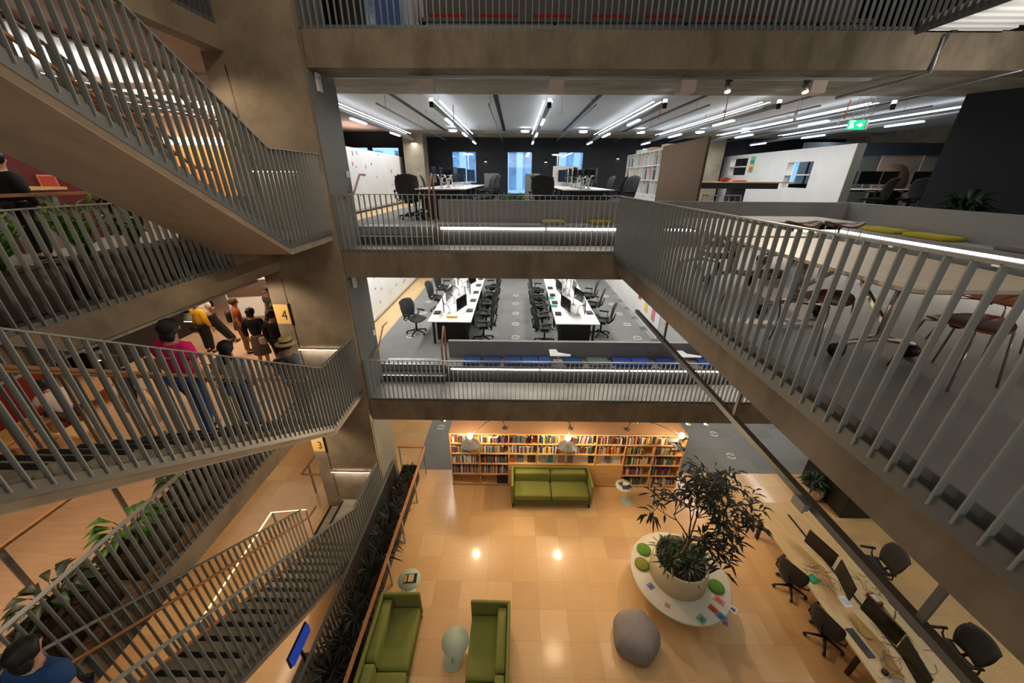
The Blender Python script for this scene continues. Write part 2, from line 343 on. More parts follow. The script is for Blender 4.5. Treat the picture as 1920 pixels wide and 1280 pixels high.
# outer walls
slab('wall_near', -12.2, 14.2, -4.3, -4.1, -.3, 13.8, M_CONC)
slab('wall_right', 14, 14.2, -4.3, 20, -.3, 13.8, M_CONC)
slab('wall_left', -12.2, -12, -4.3, 20, -.3, 13.8, mat('lobby_wall', (58, 44, 36), .8))
slab('wall_back', -12.2, -4.9, 13.5, 13.7, -.3, L4-.3, mat('lobby_back', (168, 132, 100), .7))
slab('wall_back', -12.2, -4.9, 13.5, 13.7, L4, L5-.3, mat('lobby_pale', (196, 180, 168), .7))
slab('ceiling', -7.5, -4.9, 13.5, 17.6, L6-.33, L6-.302, M_CEILW)
slab('floor', -7.5, -4.9, 13.5, 17.6, L5-.3, L5, M_DECK)
slab('wall_left_office', -7.6, -7.5, 13.7, 17.6, L5, L6-.33, M_DARK)
slab('wall_back', -12.2, -7.5, 13.5, 13.7, L5, L6-.3, mat('lobby_brown', (150, 116, 98), .7))
slab('wall_back', -12.2, -4.9, 13.5, 13.7, L6, 13.6, mat('lobby_dark', (40, 44, 52), .7))
slab('wall_left_red', -9.75, -9.6, -4, 8.55, L5, L6-.33, M_RED)
slab('wall_left_black', -12, -10.6, 8.2, 11.5, L4, L5-.33, M_BLACK)
slab('wall_left_black', -12, -11.85, -4, 8.2, L4, L5-.33, M_BLACK)
# far office wall with windows
def facade(z0, z1, wins, m=M_DARK, Y=17.6):
    """wall at Y with window openings (x0, x1, sill, head)"""
    mb = MB(); x = -7.6
    for a, b, s, h in wins:
        mb.box(x, a, Y, Y+.25, z0, z1); mb.box(a, b, Y, Y+.25, z0, s); mb.box(a, b, Y, Y+.25, h, z1); x = b
    mb.box(x, 14, Y, Y+.25, z0, z1)
    return struct(mb.build('wall_back', m))
WN = [0]
def window(a, b, s, h, Y=17.6, bars=()):
    WN[0] += 1; w = MB()
    for q in (a, b-.05): w.box(q, q+.05, Y+.06, Y+.14, s, h)
    for q in (s, h-.05): w.box(a, b, Y+.06, Y+.14, q, q+.05)
    for q in bars: w.box(q-.025, q+.025, Y+.06, Y+.14, s, h)
    f = struct(w.build('window_%d' % WN[0], M_BLACK)); MB().box(a, b, Y+.095, Y+.105, s, h).build('glass', M_GLASS, f)
WL5 = [(-7.2, -6.45, 8.7, 9.32), (-6.35, -5.1, 8.7, 9.32), (-2.86, -1.74, 7.85, 9.18), (-.43, .72, 7.42, 9.18), (1.80, 2.95, 7.6, 9.18), (5.4, 7.2, 8.2, 9.35), (10.4, 13.8, 7.9, 9.1)]
facade(L5, L6-.3, WL5)
for a, b, s, h in WL5: window(a, b, s, h, bars=() if b-a < 2 else [a+1.1, a+1.5, a+2.4, a+2.75])
slab('wall_back', -5, 14, 17.6, 17.8, L4-.4, L5-.4, M_DARK)
slab('wall_back', -5, 14, 17.6, 17.8, -.3, L4-.4, M_DARK)
slab('wall_back', -5, 14, 17.6, 17.8, L6, 13.6, M_DARK)
# city block across the street, seen through the windows
cb = empty('office_building', (2, 32, 0), 'pale glazed office building across the street seen through the far windows', 'building')
MB().box(-26, 30, 0, 1, -8, 22).build('facade', mat('city_wall', (150, 168, 190), .5, var=.3, scale=.5), cb)
g = MB(); g2 = MB()
for i in range(37): g2.box(-26+i*1.5, -26+i*1.5+(.5 if i % 3 else .9), -.25, 0, -8, 22)
for k in range(9): g2.box(-26, 30, -.3, 0, -6+k*3.2, -6+k*3.2+.4)
g2.build('mullion_grid', mat('city_frame', (205, 220, 235), .5), cb)
# pier beside the stairs, cladding on its office side
slab('wall_pier', -4.9, -3.36, 6.86, 7.94, -.3, 13.6, M_CONC)
for L in (L3, L4, L5, L6):
    slab('wall_pier_side', -3.36, -3.345, 6.95 if L else 6.9, 7.94, L+.001, L+H-.56 if L != L6 else 13.6, M_GREY)
    trim(-4.58, -4.565, 6.855, 6.861, L+.5, L+H-.5, M_BLACK)
# grey wall returning behind the pier to the whiteboards
for L in (L4, L5):
    slab('wall_left_office', -4.9, -4.72, 8.16, 17.6, L+.33, L+H-.47 if L == L4 else 8.86, M_GREY)
slab('wall_left_office', -5.0, -4.9, 8.35, 17.6, 0, L4-.47, M_CREAM)
# concrete column at the far left of the level five office and one further right
slab('wall_column', -4.55, -3.75, 16.3, 17.1, L5+.33, L6-.5, M_CONC_L)
slab('wall_column', 7.6, 8.6, 16.9, 17.5, L5+.33, L6-.5, M_CONC_L)
# dark wall at the right of level five
dw = MB().prism([(9.2, 8.9), (9.5, 8.9), (11.6, 5.6), (11.3, 5.4)], L5, 9.75).build('wall_right_dark', mat('navy_wall', (22, 27, 35), .75)); struct(dw)
slab('wall_right_dark', 11.3, 14, 5.3, 5.6, L5, 13.4, mat('navy_wall2', (12, 18, 34), .75))
# white partition of level five with two openings, its grey end facing the atrium
wp = MB()
for a, b, z0, z1 in ((10.9, 12.25, 7.13, 9.0), (12.25, 13.4, 7.13, 7.87), (12.25, 13.4, 8.63, 9.0), (13.4, 15.75, 7.13, 9.0), (15.75, 17.0, 7.13, 8.27), (15.75, 17.0, 8.88, 9.0), (17.0, 17.55, 7.13, 9.0)):
    wp.box(9.0, 9.22, a, b, z0, z1)
wp = struct(wp.build('wall_partition', M_WB))
sh = MB().box(8.95, 9.3, 12.25, 13.4, 8.24, 8.27).box(8.95, 9.3, 15.75, 17.0, 8.56, 8.59).build('shelf', M_WHITE, wp)
MB().box(9.0, 9.22, 10.87, 10.9, 7.13, 9.0).build('end_panel', M_GREY, wp)
# parapets and benches in front of the offices (each level), with the light strip under the seat edge
def bench(L, x1, corner, label, lit=True):
    e = empty('built_in_bench', (0, 0, L), label, 'bench')
    MB().box(-1.72, x1, 7.92, 8.45, .36, .42).build('seat', M_BENCHG, e)
    b = MB().box(-1.72, x1, 7.98, 8.45, 0, .30)
    k = MB().box(-1.72, x1 if not corner else 7.36, 8.45, 8.55, 0, .87)
    if corner:
        MB().box(6.80, 7.25, -2.5, 7.92, .36, .42).box(6.30, 7.25, 7.92, 8.45, .36, .42).build('seat', M_BENCHG, e)
        b.box(6.86, 7.25, -2.5, 8.4, 0, .30); k.box(7.25, 7.36, -2.5, 8.45, 0, .87)
    b.build('base', mat('bench_base', (84, 84, 86), .7), e); k.build('back_panel', M_BENCHG, e)
    led = []
    x = -1.6
    while x < x1-.05:
        pt(MB().box(x, min(x+2.22, x1-.02), 7.945, 7.965, .312, .357).build('light_strip', M_LED, e), 'glowing white light strip'); x += 2.26
    if corner:
        y = -2.4
        while y < 7.9:
            pt(MB().box(6.825, 6.845, y, min(y+2.3, 7.93), .312, .357).build('light_strip', M_LED, e), 'glowing white light strip'); y += 2.34
    return e
bench(L5, 6.80, True, 'grey built-in bench with glowing edge around the right hand meeting deck')
bench(L4, 9.5, False, 'long grey built-in bench with blue cushions and glowing edge on the middle deck')
e6 = bench(L6, 6.1, False, 'grey built-in bench with red cushions on the topmost deck')
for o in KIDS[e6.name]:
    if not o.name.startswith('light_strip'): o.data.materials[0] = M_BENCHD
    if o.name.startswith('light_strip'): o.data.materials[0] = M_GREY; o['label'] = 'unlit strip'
# ------------------------------------------------------------------ stairs
def stair(L, label):
    e = empty('staircase', (-3.95, 5.5, L), label, 'staircase')
    n, rise, run = 18, 3.0/18, 4.76/18
    z0 = .4; pts = [(0, z0)]
    for i in range(n):
        pts += [(-i*run, z0+(i+1)*rise), (-(i+1)*run, z0+(i+1)*rise)]
    low = [(-n*run, z0+n*rise-.15), (0, z0-.15)]
    MB().xprism(pts+low, -.48, .48).build('steps', M_CONC_L, e)
    MB().xprism([(-n*run, z0+n*rise-.165), (0, z0-.165), (0, z0-.151), (-n*run, z0+n*rise-.151)], -.55, .55).build('soffit', M_SOFF, e)
    for s in (-1, 1):
        a, b = sorted((s*.48, s*.55))
        MB().xprism([(-n*run, z0+n*rise-.15), (0, z0-.15), (0, z0+.03), (-n*run, z0+n*rise+.03)], a, b).build('stringer', M_CONC, e)
    MB().box(-.55, .55, 0, 1.345, .235, .4).build('landing', M_CONC_L, e)
    for i in range(n):
        MB().box(-.44, .44, -i*run-.075, -i*run-.01, z0+(i+1)*rise, z0+(i+1)*rise+.004).build('nosing', M_RUBBER, e)
    MB().box(-.9, -.56, .25, 1.3, 0.001, .2).build('lower_step', M_CONC_L, e)
    for x, z in ((-.9, .2), (-.55, .4)): MB().box(x+.01, x+.07, .25, 1.3, z, z+.004).build('nosing', M_RUBBER, e)
    return e
stair(L5, 'upper concrete staircase rising from the landing towards the top left')
stair(L4, 'middle concrete staircase with black nosings where the visitors walk down')
stair(L3, 'lowest concrete staircase beside the dark planting of the lounge')
# ------------------------------------------------------------------ railings of flat upright bars
def railing(pts, h, label, pitch=.1, m=M_RAIL, base=True, w=.058, lim=100):
    """pts: base line; vertical blades stand across the line"""
    e = empty('railing', pts[0], label, 'railing'); o0 = Vector(pts[0]); P = [Vector(p)-o0 for p in pts]
    n = 0; rest = MB()
    for a, b in zip(P[:-1], P[1:]):
        d = b-a; hl = math.hypot(d.x, d.y); k = max(1, int(round(hl/pitch))); alongx = abs(d.x) > abs(d.y)
        bx, by = (.004, w/2) if alongx else (w/2, .004)
        proto = MB().box(-bx, bx, -by, by, -.05, h).mesh('baluster', m)
        for i in range(k):
            p = a + d*((i+.5)/k); n += 1
            if n <= lim:
                o = bpy.data.objects.new('baluster', proto); COL.objects.link(o); o.parent = e; o.location = p
            else: rest.box(p.x-bx, p.x+bx, p.y-by, p.y+by, p.z-.05, p.z+h)
        up = Vector((0, 0, h))
        MB().bar(a+up, b+up, w, .012).build('top_rail', m, e)
        if base: MB().bar(a+Vector((0, 0, -.05)), b+Vector((0, 0, -.05)), .014, .11).build('base_plate', M_RAILD, e)
    if rest.v: stuff(rest.build('baluster', m, e))
    return e
railing([(-3.33, 7.03, L5+.04), (1.88, 7.03, L5+.04)], .99, 'grey bar railing along the front edge of the meeting deck')
railing([(1.88, 7.03, L5+.04), (1.88, .05, L5+.04)], .99, 'large grey bar railing running from the near right into the distance', pitch=.1, w=.036)
struct(MB().box(1.925, 1.935, -1, 7.0, L5, L5+.10).build('trim_toe_board', M_RAILD)).name = 'trim_900'
railing([(-3.33, 7.03, L4+.04), (6.6, 7.03, L4+.04)], .99, 'long grey bar railing along the middle deck above the bookshelf')
railing([(-3.33, 7.03, L6+.04), (6.06, 7.03, L6+.04)], .99, 'grey bar railing along the topmost deck')
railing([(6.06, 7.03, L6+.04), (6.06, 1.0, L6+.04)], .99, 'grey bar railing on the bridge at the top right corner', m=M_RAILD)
for L, nm in ((L5, 'upper'), (L4, 'middle'), (L3, 'lowest')):
    railing([(-3.40, .8, L+3.42), (-3.40, 5.5, L+.43), (-3.40, 6.84, L+.43)], 1.24, 'grey bar railing on the atrium side of the %s staircase and its landing' % nm, w=.052)
    railing([(-4.5, .8, L+3.42), (-4.5, 5.4, L+.46)], 1.24, 'grey bar railing on the lobby side of the %s staircase' % nm, w=.045)
    for s, x, hl in ((1, -3.49, 'atrium'), (-1, -4.41, 'lobby')):
        t = MB().tube([(x, .8, L+4.36), (x, 5.45, L+1.42), (x, 5.75, L+1.40)], .021).build('handrail', M_OAK); tag(t, 'timber handrail inside the %s side of the %s staircase' % (hl, nm), 'handrail')
        for k in range(6):
            y = 1.2+k*.8; z = L+4.36-(y-.8)*2.94/4.65; MB().tube([(x, y, z), (x + s*.07, y, z-.06)], .008, 6).build('bracket', M_STEEL, t)
railing([(-4.54, -1, L5+.04), (-4.54, 6.84, L5+.04)], .99, 'grey bar railing in front of the trough planters, upper left')
railing([(-4.54, -1, L4+.04), (-4.54, 5.45, L4+.04)], .99, 'grey bar railing in front of the broad-leaved plants, lower left')
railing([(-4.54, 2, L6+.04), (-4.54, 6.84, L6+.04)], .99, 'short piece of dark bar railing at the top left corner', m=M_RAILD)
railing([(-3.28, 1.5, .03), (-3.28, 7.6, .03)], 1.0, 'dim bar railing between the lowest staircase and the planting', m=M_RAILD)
# lit handrails set in the pier front, one per landing
for L, nm in ((L5, 'upper'), (L4, 'middle'), (L3, 'lowest')):
    e = empty('light_handrail', (-4.08, 6.80, L+1.40), 'white glowing strip handrail on the concrete pier above the %s landing' % nm, 'lit handrail')
    MB().box(-.49, .49, -.02, .02, 0, .03).build('rail', M_OAK, e); MB().box(-.48, .48, -.015, .015, -.016, -.001).build('diffuser', M_LED, e)
    MB().box(-.4, -.38, .02, .06, 0, .02).build('bracket', M_STEEL, e); MB().box(.38, .40, .02, .06, 0, .02).build('bracket', M_STEEL, e)
    lamp('AREA', 'handrail_light', (-4.08, 6.78, L+1.37), 2, COOL, .95, .03)
# handrail loops and wall handrails at the office steps
for L, nm in ((L5, 'upper'), (L4, 'middle')):
    t = MB().tube([(-1.76, 7.84, L+.02), (-1.76, 7.80, L+.98), (-1.76, 7.84, L+1.05), (-1.76, 8.2, L+1.38), (-1.76, 8.28, L+1.34), (-1.76, 8.26, L+.36)], .022).build('handrail', M_OAK)
    tag(t, 'bronze handrail loop standing beside the steps of the %s deck' % nm, 'handrail')
    t = MB().tube([(-3.26, 7.35, L+.98), (-3.26, 7.75, L+1.0), (-3.26, 8.2, L+1.36), (-3.26, 8.5, L+1.36)], .022).build('handrail', M_OAK)
    tag(t, 'bronze wall handrail on the grey pier side at the %s deck' % nm, 'handrail')
    MB().tube([(-3.26, 7.55, L+.98), (-3.345, 7.55, L+.93)], .008, 6).build('bracket', M_STEEL, t)
    g = MB()
    for i in range(34): g.box(-3.33+i*.048, -3.33+i*.048+.024, 8.25, 8.5, L+.331, L+.336)
    tag(g.build('floor_grille', M_ALU), 'pale slotted floor grille at the head of the %s steps' % nm, 'grille')
# ================================================================== level three lounge
def rot(z): return Matrix.Rotation(z, 4, 'Z')
# ---- sofas: high thin walls around two seats
def sofa(loc, rz, label, Wd=2.16, D=.76, wall=.06):
    e = empty('sofa', loc, label, 'sofa', rz=rz); x = Wd/2
    MB().box(-x, x, D-wall, D, .16, .80).build('back_panel', M_SOFA, e, .018)
    for s in (-1, 1):
        a, b = sorted((s*x, s*(x-wall))); MB().box(a, b, 0, D-wall-.001, .16, .80).build('arm', M_SOFA, e, .018)
    MB().box(-x+wall, x-wall, .01, D-wall, .16, .26).build('seat_base', M_SOFA2, e, .01)
    for s in (-1, 1):
        a, b = sorted((s*.004, s*(x-wall-.004)))
        MB().pillow(a, b, .015, D-.2, .255, .45, 10, .12).build('seat_cushion', M_SOFA, e)
        MB().pillow(a, b, D-.24, D-wall-.005, .40, .74, 10, .14).build('back_cushion', M_SOFA, e)
    for sx in (-x+.05, x-.05):
        for sy in (.07, D-.07):
            MB().tube([(sx-.02, sy, .055), (sx+.02, sy, .055)], .055, 12).tube([(sx, sy, .08), (sx, sy, .165)], .015, 6).build('castor', M_BLACK, e)
    return e
sofa((1.025, 6.98, 0), 0, 'green two-seat sofa standing in front of the bookshelf, facing the camera')
sofa((-1.77, 3.25, 0), pi/2 + .015, 'green sofa in the lower left against the timber handrail')
sofa((-.80, 3.13, 0), -pi/2 - .012, 'green sofa at the bottom with its back to the open floor')
# the two facing sofas: turn so that their seats face each other
# ---- round cantilever side tables
def side_table(loc, rz, label, r=.23, h=.56):
    e = empty('side_table', loc, label, 'side table', rz=rz)
    MB().lathe([(.0, h-.012), (r-.004, h-.012), (r, h-.006), (r, h), (0, h)], n=32).build('table_top', M_MINT, e)
    MB().lathe([(0, 0), (r*.72, 0), (r*.72, .006), (r*.7, .012), (0, .012)], (.10, -.05, 0), n=32).build('foot', M_MINT, e)
    MB().tube([(.14, -.05, .012), (.14, -.05, h-.012)], .012).build('stem', M_MINT, e)
    return e
side_table((-2.13, 4.71, 0), pi, 'mint green round side table behind the lower left sofa, holding a framed tray')
side_table((-1.03, 3.70, 0), -pi/2, 'mint green round side table standing between the two facing sofas', .25, .42)
side_table((3.0, 7.28, 0), .3, 'mint green round side table with open magazines by the bookshelf')
t = empty('photo_book', (-2.11, 4.72, .561), 'dark picture book lying on the mint table behind the lower left sofa', 'book', rz=.1)
MB().box(-.13, .13, -.09, .09, 0, .022).build('cover', M_BLACK, t); MB().box(-.04, .07, -.075, .075, .022, .024).build('photograph', plain((196, 168, 140)), t); MB().box(-.12, -.07, -.075, .075, .022, .024).build('stripe', plain((200, 140, 40)), t)
for i, (dx, dy, rz, c, nm) in enumerate(((-.05, .06, .3, (92, 60, 40), 'brown'), (.06, .05, -.4, (210, 208, 200), 'white'), (.0, -.08, .1, (66, 40, 84), 'purple'), (.1, -.06, .5, (54, 40, 62), 'dark violet'))):
    m = MB().box(-.08, .08, -.055, .055, 0, .006).build('magazine', plain(c), loc=(3.0+dx, 7.28+dy, .561+i*.007), rot=(0, 0, rz)); tag(m, '%s magazine lying on the round table by the bookshelf' % nm, 'magazine', 'magazines on the round table')
# ---- bookshelf
BX0, BW, BY = -1.74, .80, 7.76
ZR = [.05, .42, .80, 1.165, 1.51, 1.85]
bs = empty('bookshelf', (1.46, BY, 0), 'long birch bookshelf with eight bays behind the green sofa', 'bookshelf')
fr = MB(); ox = lambda x: x-1.46
for i in range(9):
    x = BX0+i*BW; fr.box(ox(x)-.011, ox(x)+.011, 0, .32, .0, 1.85)
for k, z in enumerate(ZR):
    if k in (1,):
        fr.box(ox(BX0), ox(BX0+2*BW), .0, .32, z-.012, z+.012); fr.box(ox(BX0+6*BW), ox(BX0+8*BW), 0, .32, z-.012, z+.012)
    else: fr.box(ox(BX0)-.011, ox(BX0+8*BW)+.011, 0 if k != 5 else -.005, .32, z-.012, z+.012)
fr.build('shelf_frame', M_BIRCH, bs)
MB().box(ox(BX0)-.011, ox(BX0+8*BW)+.011, .32, .80, 0, 1.838).build('carcass', M_BIRCH, bs); MB().box(ox(BX0)-.011, ox(BX0+8*BW)+.011, .0, .80, 1.8625, 1.868).build('darkened_top', mat('shelf_top_darkened', (122, 92, 64), .8), bs); MB().box(ox(BX0)-.011, ox(BX0+8*BW)+.011, .32, .80, 1.838, 1.8625).build('top_edge', M_BIRCH, bs)  # separate top sheet, its colour darkened to hold down the lamp light
for i in range(2, 6): MB().box(ox(BX0+i*BW)+.012, ox(BX0+(i+1)*BW)-.012, .005, .025, .06, .79).build('door_panel', M_BIRCH, bs)
for i in range(2, 6): MB().box(ox(BX0+i*BW)+.012, ox(BX0+(i+1)*BW)-.012, .12, .13, .812, 1.15).build('display_board', M_CREAM, bs)
BCOL = [((150, 40, 34), 'red'), ((196, 120, 50), 'orange'), ((40, 60, 104), 'blue'), ((30, 30, 34), 'black'), ((214, 206, 190), 'cream'), ((180, 176, 168), 'grey'), ((60, 110, 110), 'teal'), ((70, 96, 60), 'green'),
        ((226, 222, 214), 'white'), ((120, 74, 48), 'brown'), ((90, 60, 100), 'purple'), ((214, 178, 60), 'yellow'), ((92, 40, 40), 'maroon'), ((120, 140, 170), 'pale blue')]
BM = [plain(c, .7) for c, n in BCOL]
PAGE = plain((222, 208, 180), .9)
proto = []
for bm_ in BM:
    me = MB().box(-.5, .5, 0, 1, 0, 1).mesh('book', bm_); me.materials.append(PAGE)
    for p in me.polygons:
        if p.normal.z > .9: p.material_index = 1
    proto.append(me)
rest = [MB() for _ in BM]; nb = 0
ROWN = {4: 'top', 3: 'second', 2: 'third', 1: 'fourth', 0: 'bottom'}
cells = [(b, k) for k in (4, 3) for b in range(8)] + [(b, k) for k in (2, 1) for b in (0, 1)] + [(b, k) for k in (2, 1, 0) for b in (6, 7)]
rb = random.Random(3)
for b, k in cells:
    x = BX0+b*BW+.016; xe = x+BW-.032; fill = rb.uniform(.72, .98) if (b, k) not in ((6, 3), (0, 3)) else .62; n = 0
    end = x+(xe-x)*fill; tilt = 0; base = rb.sample(range(len(BM)), 7)
    while x < end:
        w = rb.uniform(.018, .048); h = rb.uniform(.17, min(.27, ZR[k+1]-ZR[k]-.05)); d = rb.uniform(.15, .22); c = rb.choice(base) if rb.random() < .75 else rb.randrange(len(BM))
        if rb.random() < .06: tilt = rb.choice((0, 0, .18, -.0))
        if nb < 300 and n < 27:
            o = bpy.data.objects.new('book', proto[c]); COL.objects.link(o); o.location = (x+w/2+(h*.09 if tilt else 0), BY+rb.uniform(.02, .06), ZR[k]+.0125+(w*.09 if tilt else 0)); o.scale = (w, d, h); o.rotation_euler = (0, -tilt*.0 if not tilt else tilt, 0)
            if tilt: o.rotation_euler = (0, .16, 0)
            tag(o, '%s book, %s from the left on the %s shelf of bay %s' % (BCOL[c][1], ORD[n], ROWN[k], ['one', 'two', 'three', 'four', 'five', 'six', 'seven', 'eight'][b]), 'book', 'books in the birch bookshelf')
            nb += 1
        else: rest[c].box(x, x+w, BY+.04, BY+.04+d, ZR[k]+.0125, ZR[k]+.0125+h)
        x += w+rb.uniform(.001, .004)+(.006 if tilt else 0); n += 1
    tilt = 0
allr = MB(); mi = []
for c, r in enumerate(rest):
    if r.v:
        mi += [c]*len(r.f); allr.quadset(r.v, r.f)
ro = allr.build('book_rows', BM[0]); ro.data.materials.clear()
for m_ in BM: ro.data.materials.append(m_)
for p, c in zip(ro.data.polygons, mi): p.material_index = c
stuff(ro); tag(ro, 'further rows of mixed books on the lower right shelves', 'books')
for i, (x, w, c, nm) in enumerate(((.0, .14, (176, 90, 50), 'orange'), (.19, .20, (90, 110, 116), 'grey landscape'), (.5, .22, (56, 48, 40), 'dark brown'), (.84, .19, (150, 160, 140), 'sage'), (1.08, .13, (30, 140, 150), 'teal'), (1.36, .17, (150, 120, 110), 'rose'),
        (1.62, .16, (110, 104, 98), 'slate'), (2.2, .20, (40, 40, 42), 'black'), (2.66, .18, (110, 108, 110), 'mid grey'), (2.9, .24, (196, 192, 186), 'pale grey'), (3.12, .10, (160, 30, 26), 'red'))):
    o = MB().box(0, w, 0, .008, 0, .25).build('magazine', plain(c, .5), loc=(BX0+2*BW+.03+x, BY+.075, .815), rot=(-.16, 0, 0)); tag(o, '%s magazine shown face-out on the display shelf above the sofa' % nm, 'magazine', 'face-out magazines')
for x in (2.8, 2.88):
    o = MB().lathe([(.012, 0), (.018, .01), (.016, .05), (.006, .06)], (0, 0, 0), 10).build('figurine', M_WHITE, loc=(x-.3, BY+.03, .813)); tag(o, 'tiny white figurine on the display shelf right of the sofa, %s one' % ('left' if x < 2.85 else 'right'), 'figurine')
o = MB().box(0, .3, 0, .26, 0, .29).build('storage_box', M_BLACK, loc=(BX0+2*BW-.33, BY+.02, .063)); tag(o, 'black storage box on the bottom shelf left of the sofa', 'box')
# ---- arc lamps with a bare globe above a grey cone
def arc_lamp(x, y, z, bx, lab, tilt=0):
    e = empty('arc_lamp', (bx, 8.0, 1.8685), lab, 'lamp'); dx, dy, dz = x-bx, y-8.0, z-1.8685
    MB().lathe([(.07, 0), (.07, .015), (.02, .03), (.012, .05)], n=16).build('base', M_BLACK, e)
    s = 1 if dx > 0 else -1
    MB().tube([(0, 0, .03), (s*.04, 0, .22), (s*.2, -.12, .42), (dx*.55, dy*.5, .46), (dx*.92, dy*.9, dz+.02), (dx, dy, dz-.10)], .009, 6).build('arm', M_BLACK, e)
    T = Matrix.Translation((dx, dy, dz)) @ Matrix.Rotation(tilt, 4, 'Y')
    sh = MB().lathe([(.02, -.09), (.03, -.11), (.235, -.27), (.238, -.275), (.225, -.272), (.02, -.125)], n=28); sh.xf(T); sh_ = sh.build('shade', mat('lamp_grey', (84, 84, 84), .35, .3), e)
    nk = MB().lathe([(.025, -.12), (.025, -.055)], n=12); nk.xf(T); nk.build('socket', M_ALU, sh_)
    pt(MB().lathe([(.02, -.07), (.055, -.045), (.075, 0), (.055, .05), (.0, .072)], (dx, dy, dz), 18).build('bulb', M_BULB, sh_), 'glowing round bulb')
    lamp('POINT', 'lamp_bulb', (x, y, z+.10), 165, WARM, radius=.06)
arc_lamp(-1.11, 7.29, 2.16, -.25, 'grey cone lamp with glowing globe over the left bays of the bookshelf')
arc_lamp(1.37, 7.29, 2.14, 1.55, 'grey cone lamp with glowing globe above the right half of the sofa')
arc_lamp(4.22, 7.29, 2.25, 3.1, 'tilted grey cone lamp with glowing globe at the right end of the bookshelf', .5)
# ---- round planter seat with tree
ps = empty('planter_bench', (3.57, 5.0, 0), 'large round cream seat around a tree planter on the lounge floor', 'planter seat')
MB().lathe([(.72, 0), (.75, .02), (.78, .34), (.98, .38), (1.0, .40), (1.0, .42), (.98, .43), (.5, .43)], n=56).build('seat_disc', M_CREAM, ps)
MB().lathe([(.57, .43), (.545, .90), (.535, .95), (.505, .95), (.50, .86), (.0, .85)], (-.05, .0, 0), n=48).build('pot', mat('pot_cream', (214, 200, 168), .55), ps)
MB().lathe([(.50, .855), (.4, .875), (.2, .89), (0, .895)], (-.05, 0, 0), n=30).build('soil', M_SOIL, ps)
tr = empty('potted_tree', (3.5, 5.0, .89), 'slender tree with narrow drooping leaves growing from the round planter', 'tree')
rt = random.Random(11); wood = MB(); leaves = MB(); tips = []
def branch(p, d, L, r, lev):
    pts = [p]; q = Vector(p); dd = Vector(d).normalized()
    for i in range(4):
        dd = (dd + Vector((rt.uniform(-.22, .22), rt.uniform(-.22, .22), rt.uniform(-.05, .12)))).normalized(); q = q+dd*L/4; pts.append(q.copy())
        if lev >= 1 and i >= 1:
            for _ in range(1 if lev == 1 else 2):
                a = rt.uniform(0, 2*pi); ld = Vector((cos(a), sin(a), rt.uniform(-.5, .25)))+dd*.5
                leaves.leaf(q+Vector((rt.uniform(-.03, .03), rt.uniform(-.03, .03), rt.uniform(-.03, .03))), ld, rt.uniform(.17, .29), rt.uniform(.034, .052), rt.uniform(.1, .5))
    wood.tube(pts, [r*(1-.15*i) for i in range(5)], 6, False)
    if lev < 3:
        for i in range((3, 3, 2)[lev]):
            a = rt.uniform(0, 2*pi); nd = dd*.75+Vector((cos(a), sin(a), rt.uniform(-.25, .45)))*(.75 if lev else .9)
            branch(pts[rt.choice((2, 3, 4))], nd, L*rt.uniform(.55, .8), r*.55, lev+1)
wood.tube([(0, 0, -.02), (.03, -.02, .3), (.07, 0, .62)], [.04, .034, .03], 8)
for d, L in (((-.6, .0, .85), .85), ((-.1, .1, 1), 1.05), ((.62, -.1, .6), .78), ((.5, -.3, .25), .62), ((.2, .3, .9), .95)): branch(Vector((.07, 0, .60)), d, L, .02, 0)
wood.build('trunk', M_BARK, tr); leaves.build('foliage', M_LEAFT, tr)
# low plants under the tree
def tuft(loc, label, n, L, w, m, seed, up=.6, cat='plant', group=None, parent_pot=None, droop=.35):
    r = random.Random(seed); e = empty('leafy_plant', loc, label, cat, group); mb = MB(); st = MB()
    for i in range(n):
        a = r.uniform(0, 2*pi); el = r.uniform(.15, 1.0)
        p = Vector((cos(a)*r.uniform(0, .07), sin(a)*r.uniform(0, .07), r.uniform(0, L*.35)))
        mb.leaf(p, (cos(a)*(1-el*up), sin(a)*(1-el*up), el), L*r.uniform(.7, 1.15), w*r.uniform(.7, 1.2), droop*r.uniform(.5, 1.4))
    for i in range(5):
        a = r.uniform(0, 2*pi); st.tube([(0, 0, -.02), (cos(a)*.03, sin(a)*.03, L*.3), (cos(a)*.08, sin(a)*.08, L*.5)], .006, 5)
    mb.build('foliage', m, e); st.build('stem', M_LEAF, e)
    return e
for i, (dx, dy, L) in enumerate(((-.25, .2, .34), (.2, .25, .3), (-.3, -.12, .36), (.05, -.22, .4), (.3, -.08, .34), (-.05, .05, .3))):
    tuft((3.52+dx, 5.0+dy, .875), 'bushy green underplanting in the round planter, %s' % ('rear left', 'rear right', 'front left', 'front edge', 'right', 'by the trunk')[i], 46, L, .035, M_LEAF, 40+i, .55, 'plant', 'underplanting of the tree')
for i, (x, y, m, nm) in enumerate(((2.98, 5.52, M_LIME, 'bright green round cushion at the back of the planter seat'), (2.83, 5.18, M_OLIVE, 'olive round cushion on the left of the planter seat'), (4.22, 4.72, M_LIME, 'green round cushion at the right of the planter seat'))):
    tag(MB().lathe([(.0, 0), (.13, 0), (.155, .015), (.155, .03), (.13, .045), (0, .05)], (0, 0, 0), 28).build('seat_cushion', m, loc=(x, y, .431)), nm, 'cushion')
